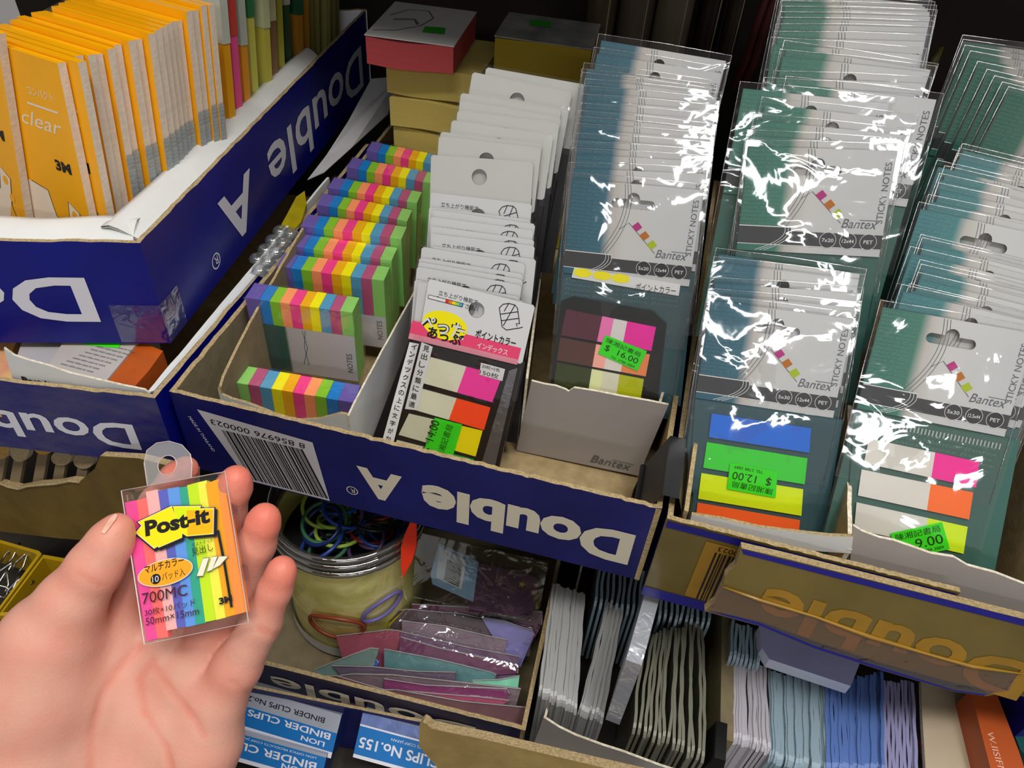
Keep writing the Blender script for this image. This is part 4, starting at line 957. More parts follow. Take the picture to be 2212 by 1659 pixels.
# ------------------------------------------------------------------ lower shelf: navy tray with jar and pouches
J0, J1 = onz(430, 1400, -140), onz(1135, 1578, -140); JD = (J1 - J0); JD.z = 0; JD.normalize(); JP = V(-JD.y, JD.x, 0)
JO = V(J0.x, J0.y, -206)
DNAVY = mat('dark_navy_card', '#14123c', .4, .45, col2='#1b1430', vscale=30, bump=.1, bscale=120)
jt = thing('paper_box_lid', JO, 'dark navy tray on the lower shelf holding the jar and pink pouches', 'box')
jf = lambda p: V(p.x, p.y, -206)
b = B(); wall(b, jf(J0), jf(J1), 66, JP, 2.3, DNAVY, KRAFTD, EDGE, 60, .6, 61); wput(b, 'front_wall', jt, JO)
b = B(); wall(b, jf(J1), jf(J1 + JP * 150), 66, -JD, 2.3, BLUE2, KRAFTD, EDGE, 30, .6, 62); wput(b, 'side_wall', jt, JO)
b = B(); b.text('Double A', 150, 56, INKC, w=150, h=15, rot=math.pi, z=.3, bold=.02)
b.put('lettering', jt, frame(V(0, 0, 0), JD, -JP))
b = B(); b.add([jf(J0) + Z_, jf(J1) + Z_, jf(J1 + JP * 150) + Z_, jf(J0 + JP * 150) + Z_], [(0, 1, 2, 3)], KRAFTD); wput(b, 'base', jt, JO)

# jar
JC = V(60, 38, -205); JR = 43.0
jar = thing('plastic_jar', JC, 'clear round jar with grey rim, yellow paper lining and coil rings inside', 'jar')
def lathe(prof, m, n=48, name='body', parent=None, smooth=True):
    vs = [(r * math.cos(2 * math.pi * k / n), r * math.sin(2 * math.pi * k / n), z) for r, z in prof for k in range(n)]
    fs = [(j * n + k, j * n + (k + 1) % n, (j + 1) * n + (k + 1) % n, (j + 1) * n + k) for j in range(len(prof) - 1) for k in range(n)]
    return put(name, mesh(name, vs, fs, m, smooth=smooth), parent)
JARP = film_mat('clear_jar_plastic', base=.03, edge=.45, rough=.06, bump=.0)
RIMP = film_mat('smoky_rim_plastic', tint=(.72, .72, .72), base=.28, edge=.8, rough=.08, bump=.12, bscale=60, body=.35, bodycol='#55554f')
lathe([(JR - 6, 2), (JR - 2, 4), (JR - 1, 10), (JR - 1, 94)], JARP, name='jar_wall', parent=jar)
for z, r in ((106, JR + .5), (101, JR + 1.2), (95, JR + 1.6)):
    lathe([(r - 3.4, z - 2), (r - 1.4, z - 2.4), (r, z - 1.2), (r + .3, z), (r - .3, z + 1.4), (r - 1.6, z + 2.1), (r - 3.2, z + 1.6)], RIMP, name='rim_ridge', parent=jar)
YLIN = mat('yellow_lining_paper', '#fff4a0', .8, .2, col2='#e2d878', vscale=60, bump=.9, bscale=90)
lathe([(JR - 2.5, 6), (JR - 2.2, 30), (JR - 2.6, 55), (JR - 2.3, 92)], YLIN, name='paper_lining', parent=jar)
lathe([(JR - .5, 4), (JR - .4, 14)], WHITEC, name='base_band', parent=jar)
def torus(c, R_, r_, m, name, parent, tilt=(0, 0, 0), n=28, sq=1.0):
    M = Matrix.Rotation(tilt[2], 3, 'Z') @ Matrix.Rotation(tilt[0], 3, 'X') @ Matrix.Rotation(tilt[1], 3, 'Y')
    b = B(); tube(b, [c + M @ V(R_ * math.cos(2 * math.pi * k / n), sq * R_ * math.sin(2 * math.pi * k / n), 0) for k in range(n)], r_, m, 7, True)
    return b.put(name, parent, smooth=True)
RC = [('#8fb43a', 'lime green'), ('#24418f', 'dark blue'), ('#1c2a6c', 'navy'), ('#9cbc4a', 'yellow-green'), ('#17171b', 'black'), ('#2450b0', 'bright blue'), ('#3a6f52', 'teal green'), ('#4a3a5e', 'dusky purple'), ('#7d1f1a', 'dark red')]
rr = random.Random(3)
for k in range(26):
    a = rr.random() * 6.28; d = 22 * math.sqrt(rr.random()); c, cn = RC[k % 9]
    z = -112 - 3.0 * ((25 - k) // 6)
    o_ = torus(V(JC.x + d * math.cos(a), JC.y + d * math.sin(a), z), 9 + rr.random() * 5, 1.15, mat('coil_' + c[1:], c, .35, .5), 'coil_ring', None, (rr.uniform(-.5, .5), rr.uniform(-.5, .5), a))
    tag(o_, ['', 'second ', 'third '][k // 9] + cn + ' coil ring in the clear jar', 'ring', 'coil rings in the jar')
LINW = B(); lathe([(2, 72), (JR - 3, 72)], mat('dark_jar_filling', '#15181a', .7, .2), name='filling', parent=jar, smooth=False)
for ang, zz_, R_, c, cn in ((-1.45, 40, 15, '#8c3a22', 'rust red'), (-.80, 54, 11, '#6b64a4', 'lilac')):
    pos = JC + V((JR - .2) * math.cos(ang), (JR - .2) * math.sin(ang), zz_)
    M = Matrix.Rotation(ang + math.pi / 2, 3, 'Z') @ Matrix.Rotation(math.pi / 2, 3, 'X')
    b = B(); pts = []
    for k in range(30):
        u = 2 * math.pi * k / 30; x = R_ * math.cos(u) * 1.1; y = R_ * .72 * math.sin(u); aa = ang + x / JR
        pts.append((math.cos(aa) * (JR + .4), math.sin(aa) * (JR + .4), zz_ + y + x * (.35 if c == '#6b64a4' else 0)))
    tube(b, pts, 1.2, mat('ring_' + c[1:], c, .4, .5), 7, True); o_ = b.put('sample_ring', jar, smooth=True); o_['label'] = cn + ' sample ring on the jar wall'
b = B(); vs = []
for u, v in ((-.78, 24), (-.50, 28), (-.46, 38), (-.74, 34)): vs.append((math.cos(u) * (JR + .2), math.sin(u) * (JR + .2), v))
b.add(vs, [(0, 1, 2, 3)], mat('yellow_tag', '#e2dc12', .6, .3)); b.put('price_tag', jar)

# red tag hanging by the jar
nR = V(-.2, -1, .3).normalized(); oR = nR.dot(V(100, 14, -110))
b = card_px([(886, 1128), (899, 1132), (899, 1165), (899, 1180), (890, 1212), (870, 1249), (866, 1225), (866, 1182), (874, 1155)], nR, oR, .8, mat('orange_red_card', '#f03a1c', .55, .3), mat('orange_red_card', '#f03a1c'))
tag(b.put('red_tag'), 'orange-red pointed card tag hanging beside the jar', 'tag')

# pouch in clear box behind, with barcode card
nI = lean_normal(20, 8); oI = nI.dot(V(120, 20, -118))
pk = thing('blister_pouch', V(120, 22, -206), 'dark purple pouch with barcode card in clear packaging under the middle tray', 'pouch')
o = V(120, 22, -206)
PUR = mat('dark_purple_pouch', '#3a1d3c', .35, .5, col2='#4a2746', vscale=60, coat=.3)
b = card_px([(1026, 1215), (1060, 1222), (1140, 1240), (1158, 1248), (1163, 1262), (1150, 1330), (1012, 1322)], nI, oI - 1, 3, PUR, PUR); wput(b, 'pouch', pk, o)
b = card_px([(948, 1175), (1012, 1203), (1034, 1215), (1022, 1300), (934, 1262), (930, 1240)], nI, oI, .6, mat('pale_blue_card', '#7f9ab4', .5, .3), WHITEE); wput(b, 'hang_card', pk, o)
b = B()
b.add([hit(p, nI, oI + .3) for p in [(949, 1180), (1007, 1210), (997, 1274), (942, 1248)]], [(0, 1, 2, 3)], LAB)
for k in range(12):
    f = k / 12; p = lambda u, v: hit((958 + 32 * u + 12 * v * -.6 + 8, 1208 + 16 * u + 46 * v), nI, oI + .5)
    b.add([p(0, f), p(1, f), p(1, f + .045), p(0, f + .045)], [(0, 1, 2, 3)], INKK)
wput(b, 'barcode_label', pk, o)
b = B(); STAR = mat('dull_yellow_ink', '#b58a3a', .5, .3); DOT = mat('dusty_pink_ink', '#9a7f8c', .5, .3)
for (x, y, r, m) in ((1058, 1230, 4, DOT), (1112, 1246, 3, DOT), (1127, 1262, 8, STAR), (1080, 1262, 3, DOT), (1098, 1290, 4, DOT), (1065, 1300, 3, DOT)):
    pts = [hit((x + (r if k % 2 == 0 else r * .45) * math.cos(k * math.pi / 5), y + (r if k % 2 == 0 else r * .45) * math.sin(k * math.pi / 5)), nI, oI - .6) for k in range(10)]
    b.add(pts, [tuple(range(10))], m)
wput(b, 'star_print', pk, o)
CLB = film_mat('clear_packaging', tint=(.88, .92, .92), base=.08, edge=.5, rough=.1, bump=.3, bscale=60)
b = card_px([(900, 1150), (1185, 1215), (1160, 1345), (890, 1290)], nI, oI + 3, .5, CLB, CLB); wput(b, 'clear_packaging', pk, o)

# pouches leaning in the tray
POUCH = [  # front -> back : top outline, colour, label, sealed film
 ([(684, 1460), (728, 1460), (830, 1490), (856, 1490), (1000, 1515), (1135, 1528), (1134, 1545), (1118, 1562), (1040, 1560), (880, 1522), (790, 1500)], '#6e4a50', 'foremost dusky pink zip pouch with creased clear header'),
 ([(850, 1490), (940, 1498), (1040, 1506), (1100, 1513), (1030, 1522), (900, 1512)], '#a8466a', 'hot pink zip pouch with curled ribbon'),
 ([(830, 1466), (920, 1480), (1095, 1488), (1100, 1498), (1086, 1506), (1000, 1502), (840, 1486)], '#7a2f62', 'magenta zip pouch rolled at one end'),
 ([(728, 1460), (760, 1456), (850, 1458), (960, 1470), (1125, 1488), (1120, 1496), (900, 1480), (800, 1475)], '#6f5f66', 'grey-lilac zip pouch with a thin white edge'),
 ([(1020, 1470), (1080, 1468), (1122, 1460), (1123, 1485), (1060, 1482)], '#7fd0b0', 'mint green pouch corner sticking out'),
 ([(718, 1438), (800, 1440), (900, 1450), (985, 1452), (985, 1472), (900, 1466), (780, 1452)], '#5f5266', 'plum grey pouch with pale teal zip pull'),
 ([(680, 1446), (740, 1422), (800, 1400), (818, 1402), (806, 1430), (770, 1446), (715, 1458)], '#6d8a84', 'pale green pouch corner pointing at the jar'),
 ([(770, 1412), (800, 1408), (818, 1432), (800, 1440), (772, 1438)], '#1a58c8', 'bright blue pouch tab'),
 ([(830, 1402), (950, 1425), (1060, 1452), (1072, 1458), (1060, 1468), (950, 1445), (840, 1420)], '#5a868a', 'teal zip pouch with pale blue slider'),
 ([(866, 1376), (950, 1400), (1120, 1438), (1118, 1454), (950, 1424), (866, 1396)], '#6a3558', 'deep mauve pouch with folded side'),
 ([(866, 1364), (900, 1372), (1010, 1398), (1122, 1418), (1120, 1434), (1000, 1412), (870, 1380)], '#6b4f6e', 'purple pouch with rounded clear end'),
 ([(726, 1374), (760, 1370), (840, 1360), (870, 1364), (862, 1392), (840, 1412), (760, 1414)], '#9a4a5c', 'pink speckled pouch beside the jar foot'),
 ([(868, 1341), (960, 1352), (1060, 1375), (1095, 1382), (1092, 1408), (1040, 1405), (880, 1368)], '#7d6a78', 'lilac grey pouch with white edge and metal ring'),
 ([(1040, 1334), (1090, 1342), (1150, 1362), (1154, 1372), (1134, 1396), (1100, 1372)], '#7a76b4', 'periwinkle pouch with white tag'),
 ([(842, 1322), (880, 1316), (1000, 1326), (1150, 1360), (1154, 1372), (1000, 1348), (850, 1350)], '#4a3a44', 'smoky clear pouch with pinched end'),
 ([(890, 1305), (1020, 1312), (1172, 1322), (1170, 1350), (1150, 1362), (1000, 1330), (900, 1316)], '#5e2148', 'wine red pouch at the back of the row')]
nP = lean_normal(52, 4); oP = nP.dot(V(130, -24, -146))
for i, (pts, c, lab) in enumerate(POUCH):
    off = oP - i * 3.2
    low = [(x - 6, y + 40) for x, y in pts]
    o = hit(pts[0], nP, off)
    t = thing('zip_pouch', o, lab, 'pouch', 'pouches in the lower navy tray')
    m = mat('pouch_' + c[1:], c, .45, .4, vary=.25, vscale=90, bump=.3, bscale=120)
    h = len(pts) // 2 + 1
    ext = [(x, y) if k < h else (x - 10, y + 46) for k, (x, y) in enumerate(pts)]
    b = card_px(ext, nP, off, 2.4, m, m); wput(b, 'pouch_body', t, o)
    q = [hit((x + (3 if k % 2 else -2), y - 3), nP, off + 1.2 + .8 * (k % 2)) for k, (x, y) in enumerate(ext)]
    b = B(); b.add(q, [tuple(range(len(q)))], film_mat('pouch_film', base=.10, edge=.6, rough=.08, bump=.35, bscale=60)); wput(b, 'film_sleeve', t, o)
    h = len(pts) // 2
    b = B(); tube(b, [hit(p, nP, off + 1.0) for p in pts[:h + 1]], .28, mat('film_edge', '#b9b4b8', .25, .6), 5); wput(b, 'film_edge', t, o)

# ------------------------------------------------------------------ clip boxes in front
KC = V(20, -52, -206)
kb = thing('open_carton', KC, 'open carton with a tan rim in front of the dark navy tray', 'carton')
K0, K1 = onz(430, 1452, -146), onz(1010, 1570, -146)
b = B(); wall(b, V(K0.x, K0.y, -206), V(K1.x, K1.y, -206), 54, V(0, 1, 0), 1.6, BLUE2, KRAFT, EDGE, 50, .4, 71); wput(b, 'back_panel', kb, KC)
LB = mat('clip_box_blue', '#0f6fb8', .35, .5, bump=.05, coat=.2); LG = mat('clip_box_grey', '#9ba0ac', .35, .5, vary=.1, vscale=40, coat=.2); LD = mat('clip_box_dark_blue', '#12336c', .35, .5, coat=.2)
nK = lean_normal(45, 3); oK = nK.dot(V(63, -60, -164))
def clip_box(face, label, bands, texts, depth=16, off=0.0):
    """tilted carton: face = px corners lower left, lower right, upper right, upper left; bands and texts run from the upper edge down"""
    ll, lr, ur, ul = [hit(p, nK, oK + off) for p in face]
    t = thing('clip_box', frame(ul, ur - ul, nK), label, 'box', 'boxes of binder clips')
    w = (ur - ul).length; h = (ll - ul).length
    b = B()
    for f, m in ((((0, -h, 0), (w, -h, 0), (w, 0, 0), (0, 0, 0)), INKW), (((w, -h, 0), (w, -h, -depth), (w, 0, -depth), (w, 0, 0)), LD), (((0, 0, 0), (w, 0, 0), (w, 0, -depth), (0, 0, -depth)), LG), (((0, -h, -depth), (0, -h, 0), (0, 0, 0), (0, 0, -depth)), LD), (((0, -h, -depth), (w, -h, -depth), (w, -h, 0), (0, -h, 0)), LG)): b.add(f, [(0, 1, 2, 3)], m)
    b.put('carton_body', t)
    b = B()
    for y0, y1, m in bands: b.rect(0, -y1 * h, w, -y0 * h, m, .1)
    b.put('printed_bands', t)
    b = B()
    for s_, x, y, tw, th, m, bo in texts: b.text(s_, w - x, -y * h, m, w=tw, h=th, rot=math.pi, z=.25, bold=bo)
    b.put('lettering', t); return t
clip_box([(430, 1548), (706, 1618), (738, 1545), (478, 1468)], 'upper blue and white box of binder clips beside the palm', [(0, .42, LG), (.42, .86, LB)], [('BINDER CLIPS No.200', 8, .16, 48, 2.8, INKK, .01), ('BINDER CLIPS', 3, .46, 46, 3.4, INKW, .02), ('LION', 5, .68, 13, 2.6, INKW, .02)])
clip_box([(400, 1612), (684, 1688), (706, 1630), (425, 1552)], 'lower blue and white box of binder clips beside the wrist', [(0, .10, LG), (.10, .86, LB)], [('LION OFFICE PRODUCTS CORP JAPAN', 5, .14, 44, 1.5, INKW, 0), ('BINDER CLIPS', 4, .34, 52, 4.0, INKW, .02), ('LION', 8, .64, 14, 3, INKW, .02)], off=2.5)
clip_box([(752, 1632), (1060, 1716), (1090, 1620), (784, 1538)], 'wide blue box of number 155 binder clips by the tan flap', [(0, .26, mat('clip_wrap_blue_grey', '#5c6c9c', .25, .5, vary=.4, vscale=120, bump=.5, bscale=150)), (.30, .92, LB)], [('LION OFFICE PRODUCTS CORP JAPAN', 18, .36, 40, 1.8, INKW, 0), ('BINDER CLIPS No.155', 2, .52, 72, 5.6, INKW, .02)], off=1.0)
pf = V(0, -1, .25).normalized(); po = pf.dot(V(140, -72, -150))
t = thing('cardboard_flap', V(150, -70, -206), 'torn tan corrugated flap in front of the wide clip box', 'cardboard'); o = V(150, -70, -206)
b = card_px([(906, 1566), (914, 1560), (922, 1564), (932, 1574), (960, 1580), (1050, 1598), (1150, 1622), (1260, 1648), (1400, 1680), (1400, 1760), (980, 1700), (905, 1612)], pf, po, 4.5, mat('tan_corrugated', '#8a7648', .8, .25, col2='#9a8450', vscale=60, bump=.2, bscale=200), EDGE, KRAFT); wput(b, 'flap', t, o)

# ------------------------------------------------------------------ clear card sleeves
def plastic(name, c, body, base=.10, edge=.75): return film_mat(name, tint=(.9, .92, .92), base=base, edge=edge, rough=.16, bump=.25, bscale=120, body=min(.9, body * 1.25), bodycol=c)
S_CLR = plastic('sleeve_clear', '#c6c6c2', .30); S_SMK = plastic('sleeve_smoky', '#80806f', .50); S_BLU = plastic('sleeve_blue', '#5b7dc0', .45); S_ICE = plastic('sleeve_ice', '#a3b8c4', .40); S_LAV = plastic('sleeve_lavender', '#a6a4cc', .42); S_PEARL = plastic('sleeve_pearl', '#c6c2ca', .42)
EDGM = {S_CLR: mat('sleeve_edge_clear', '#a2a3a2', .3, .6), S_SMK: mat('sleeve_edge_smoky', '#7f7f70', .3, .6), S_BLU: mat('sleeve_edge_blue', '#5c7cc0', .3, .6), S_ICE: mat('sleeve_edge_ice', '#93aab8', .3, .6), S_LAV: mat('sleeve_edge_lavender', '#9896c0', .3, .6), S_PEARL: mat('sleeve_edge_pearl', '#bdb9c2', .3, .6)}
def sleeve(F, K, z, h, m, label, group, th=.9, bow=0.0):
    f, k = onz(*F, z), onz(*K, z); d = (k - f); L = d.length; d.normalize(); s_ = V(-d.y, d.x, 0)
    t = thing('card_sleeve', f - Z_ * h, label, 'card sleeve', group)
    n = 10; prof = [(0, 4.0), (1.2, 1.2), (4, 0)]
    b = B(); vs = []
    cols = [0, .8, 2, 4] + [4 + (L - 4) * q / n for q in range(1, n + 1)]
    for x in cols:
        tz = -4 * (1 - x / 4) ** 2 if x < 4 else 0
        off = bow * math.sin(math.pi * x / L) + .25 * math.sin(x * .3 + F[0])
        p = d * x + s_ * off
        for zz_ in (h + tz, h * .35, 0): vs += [p + Z_ * zz_ + s_ * th / 2, p + Z_ * zz_ - s_ * th / 2]
    fs, ed = [], []
    for q in range(len(cols) - 1):
        A_, B_ = q * 6, q * 6 + 6
        fs += [(A_, B_, B_ + 2, A_ + 2), (A_ + 2, B_ + 2, B_ + 4, A_ + 4), (A_ + 1, A_ + 3, B_ + 3, B_ + 1), (A_ + 3, A_ + 5, B_ + 5, B_ + 3)]
        ed += [(A_, A_ + 1, B_ + 1, B_)]
    ed += [(0, 2, 3, 1), (2, 4, 5, 3)]
    i1, i2 = b.mi(m), b.mi(EDGM[m]); b.v = [tuple(v) for v in vs]; b.f = fs + ed; b.m = [i1] * len(fs) + [i2] * len(ed)
    b.put('sleeve', t)
    return t
rs_ = random.Random(11)
def fan(F0, F1, K0, K1, n, z, h, m, lab, grp, bow=0.0, jit=4):
    for k in range(n):
        f = k / max(1, n - 1); e = lambda a, c: a + (c - a) * f
        sleeve((e(F0[0], F1[0]) + rs_.uniform(-1, 1), e(F0[1], F1[1]) + rs_.uniform(-jit, jit)), (e(K0[0], K1[0]) + rs_.uniform(-1, 1), e(K0[1], K1[1]) + rs_.uniform(-jit, jit)), z + rs_.uniform(-1.6, 1.6), h, m, (ordinal(k) if k else 'first') + ' ' + lab.replace('card sleeve from the jar side, ', 'sleeve from the jar side, ').replace('standing deep ', ''), grp, 1.5, bow * rs_.uniform(-.6, 1))
g = 'card sleeves in the grey carton'
fan((1166, 1496), (1244, 1536), (1196, 1262), (1262, 1282), 17, -128, 70, S_CLR, 'clear card sleeve from the jar side, in the upright bundle next to the pouches', g, .3)
fan((1252, 1536), (1300, 1552), (1312, 1302), (1346, 1312), 10, -128, 70, S_CLR, 'clear card sleeve from the jar side, in the slanting bundle of the grey carton', g, .3)
fan((1372, 1572), (1520, 1640), (1404, 1366), (1516, 1340), 15, -128, 70, S_SMK, 'smoky wavy card sleeve from the jar side, beside the tan divider', g, 2.2, 7)
fan((1286, 1306), (1530, 1352), (1296, 1210), (1540, 1260), 22, -126, 60, S_ICE, 'bluish card sleeve from the jar side, standing deep under the gold tray', 'card sleeves under the gold tray', .4)
# one thick clear case among them
f, k_ = onz(1338, 1566, -124), onz(1402, 1332, -124); d = (k_ - f); L = d.length
t = thing('sleeve_case', frame(f, d, V(-1, .25, 0)), 'thick glossy clear case between the sleeve bundles', 'case')
b = B(); b.box(0, -60, 0, L, 0, 7, plastic('case_plastic', '#c4cad6', .45, .15)); b.put('case_body', t)
# grey carton front and tan divider
nM = V(-.1, -1, .15).normalized(); oM = nM.dot(V(190, -42, -140))
t = thing('sleeve_carton', V(190, -40, -206), 'grey carton holding the clear and smoky card sleeves', 'carton'); o = V(190, -40, -206)
b = card_px([(1174, 1550), (1208, 1572), (1243, 1589), (1300, 1610), (1347, 1625), (1424, 1654), (1480, 1672), (1480, 1800), (1140, 1700), (1152, 1610)], nM, oM, 1.2, mat('dim_grey_card', '#8a8680', .6, .3, vary=.1, vscale=40), WHITEE, GREYC); wput(b, 'front_panel', t, o)
p0 = hit((1174, 1550), nM, oM); b = B(); wall(b, V(p0.x, p0.y, -205), V(p0.x + 2, p0.y + 110, -205), 64, V(1, 0, 0), 1.2, GREYC, GREYC, WHITEE, 20, .4, 81); wput(b, 'side_panel', t, o)
d0, d1 = onz(1556, 1570, -128), onz(1556, 1330, -128)
b = B(); wall(b, V(d0.x, d0.y - 6, -205), V(d1.x, d1.y + 20, -205), 78, V(1, 0, 0), 6.5, mat('divider_tan', '#7d7350', .8, .2, col2='#8b8060', vscale=60), KRAFTD, KRAFTD, 24, .5, 82)
tag(wput(b, 'cardboard_divider', None, V(0, 0, 0)), 'tan cardboard divider between smoky and blue card sleeves', 'cardboard')
cc_ = onz(1560, 1600, -122)
cl = thing('binder_clip', V(cc_.x, cc_.y, -128), 'small black binder clip on the tan divider', 'binder clip')
b = B(); pr = [(-5, -14), (-2.6, 4), (2.6, 4), (5, -14)]
for k in range(3):
    (xa, za), (xb, zb) = pr[k], pr[k + 1]; b.add([(xa, -8, za), (xb, -8, zb), (xb, 10, zb), (xa, 10, za)], [(0, 1, 2, 3)], BLACKP)
b.add([(pr[0][0], -8, pr[0][1]), (pr[1][0], -8, pr[1][1]), (pr[2][0], -8, pr[2][1]), (pr[3][0], -8, pr[3][1])], [(0, 1, 2, 3)], BLACKP)
for xa, za in (pr[0], pr[3]): tube(b, [(xa, -8, za), (xa, 10, za)], 1.1, BLACKP, 8)
b.put('body', cl)
g2 = 'blue and lavender card sleeves by the frame edge'
fan((1588, 1600), (1664, 1622), (1590, 1398), (1652, 1440), 13, -126, 70, S_PEARL, 'pearl card sleeve from the jar side, at the white end of the blue sleeve row', g2, .8)
fan((1668, 1640), (1786, 1668), (1662, 1446), (1782, 1480), 22, -126, 70, S_ICE, 'ice grey card sleeve from the jar side, in the middle of the blue sleeve row', g2, .3)
fan((1790, 1668), (1908, 1668), (1786, 1478), (1906, 1452), 22, -124, 70, S_BLU, 'blue card sleeve from the jar side, in the deep blue part of the row', g2, .4)
fan((1914, 1690), (1984, 1710), (1910, 1468), (1972, 1474), 9, -124, 70, S_LAV, 'lavender card sleeve from the jar side, next to the beige panel', g2, .2)
fan((1580, 1420), (1640, 1440), (1584, 1340), (1640, 1360), 8, -120, 60, S_ICE, 'ice grey card sleeve from the jar side, behind the lavender pack', g2, .3)
# lavender pack lying across the row
q = [onz(*p, -112) for p in [(1662, 1424), (1838, 1482), (1870, 1400), (1700, 1340), (1640, 1352), (1646, 1400)]]
o = q[0] - Z_ * 9
t = thing('sleeve_pack', o, 'lavender pack of sleeves lying flat across the blue sleeve row', 'card sleeve pack')
LVP = mat('lavender_plastic_pack', '#b0b1e2', .3, .5, vary=.12, vscale=40, coat=.4)
b = B(); N = 6; b.add(q, [tuple(range(N))], LVP); b.add(q + [p - Z_ * 8 for p in q], [(k, N + k, N + (k + 1) % N, (k + 1) % N) for k in range(N)], mat('pale_pack_edge', '#d2d8ee', .35, .5, vary=.1, vscale=(30, 30, 3000))); wput(b, 'pack', t, o)
# beige panel, books at the frame edge
q = [onz(*p, z) for p, z in [((1990, 1470), -120), ((1992, 1540), -120), ((2002, 1700), -120), ((2160, 1700), -120), ((2110, 1470), -120)]]
b = B(); N = 5; b.add(q, [tuple(range(N))], mat('beige_board', '#b9aa92', .7, .25, vary=.05, vscale=40)); b.add(q + [p - Z_ * 3 for p in q], [(k, N + k, N + (k + 1) % N, (k + 1) % N) for k in range(N)], WHITEE)
tag(b.put('beige_board'), 'plain beige board lying beside the lavender sleeves', 'board')
def book(pts, z, h, m, label, txt=None):
    q = [onz(*p, z) for p in pts]; N = len(q); o = q[0] - Z_ * h
    t = thing('book', o, label, 'book'); b = B(); b.add(q, [tuple(range(N))], m); b.add(q + [p - Z_ * h for p in q], [(k, N + k, N + (k + 1) % N, (k + 1) % N) for k in range(N)], m); wput(b, 'cover', t, o); return t, o
t, o = book([(2096, 1490), (2150, 1700), (2226, 1700), (2200, 1620), (2150, 1490)], -104, 60, mat('orange_book_cover', '#b85424', .45, .4, vary=.08, vscale=30, coat=.2), 'orange book spine with small white lettering')
a_, c_ = onz(2130, 1580, -104), onz(2158, 1670, -104)
b = B(); b.text('W.IISIFM', 0, 0, mat('pink_white_ink', '#e6b8a0'), w=(c_ - a_).length, h=3.0, z=.3); o_ = b.put('lettering', t); o_.matrix_local = Matrix.Translation(-o * MM) @ frame(a_, c_ - a_, Z_)
t, o = book([(2152, 1480), (2204, 1620), (2290, 1700), (2290, 1480), (2186, 1440)], -112, 60, mat('teal_book_cover', '#16485a', .4, .4, col2='#1f6a3a', vscale=25, coat=.3), 'teal and green glossy book behind the orange spine')
t, o = book([(2186, 1460), (2230, 1560), (2340, 1560), (2340, 1400), (2200, 1420)], -96, 70, BLS, 'dark violet box corner at the frame edge under the gold tray')

# ------------------------------------------------------------------ under the far side: gold carton with oval sticks, yellow trays of clips
ng = V(-.15, -1, .1).normalized(); og = ng.dot(V(-50, -22, -70))
t = thing('gold_carton', V(-50, -20, -206), 'dull gold carton with a torn corrugated edge below the scuffed navy tray', 'carton'); o = V(-50, -20, -206)
b = card_px([(-60, 1046), (0, 1044), (40, 1054), (80, 1046), (120, 1044), (150, 1038), (172, 1040), (205, 1012), (216, 985), (300, 990), (420, 1020), (420, 1180), (240, 1172), (120, 1162), (0, 1148), (-60, 1140)], ng, og, 3.5, mat('olive_gold_card', '#5c4a1c', .5, .4, col2='#6f5a26', vscale=40, bump=.25, bscale=120), EDGE, KRAFT); wput(b, 'front_panel', t, o)
b = B(); tube(b, [hit(p, ng, og + .3) for p in [(-60, 1046), (0, 1044), (20, 1052), (40, 1056), (60, 1050), (80, 1048), (120, 1045), (150, 1039), (170, 1041)]], .8, EDGE, 6); wput(b, 'torn_edge', t, o)
no_ = V(-.1, -1, .35).normalized(); oo_ = no_.dot(V(-60, -8, -62))
for k, (cx, cy, rx, ry, c, lab) in enumerate([(4, 966, 16, 26, '#a9853e', 'gold'), (42, 976, 20, 22, '#a08c68', 'glittery beige'), (94, 965, 22, 17, '#b5842a', 'amber'), (132, 990, 22, 16, '#93805f', 'speckled tan'), (180, 996, 22, 17, '#8a785c', 'dull tan')]):
    o = hit((cx, cy + 60), no_, oo_)
    t = thing('oval_stick', o, lab + ' oval-headed stick in the row below the scuffed tray', 'stick', 'oval-headed sticks in the gold carton')
    m = mat('oval_' + c[1:], c, .5, .5, vary=.35, vscale=600); 
    pts = [(cx + rx * math.cos(2 * math.pi * q / 16), cy + ry * math.sin(2 * math.pi * q / 16)) for q in range(16)]
    b = card_px(pts, no_, oo_ + 1.5, 3, m, WHITEE); wput(b, 'head', t, o)
    b = card_px([(cx - 12, cy + ry * .6), (cx + 10, cy + ry * .6), (cx - 4, cy + 90), (cx - 26, cy + 90)], no_, oo_, 2, mat('stick_neck', '#7a6a50', .6, .3, vary=.1, vscale=90), KRAFTD); wput(b, 'stem', t, o)
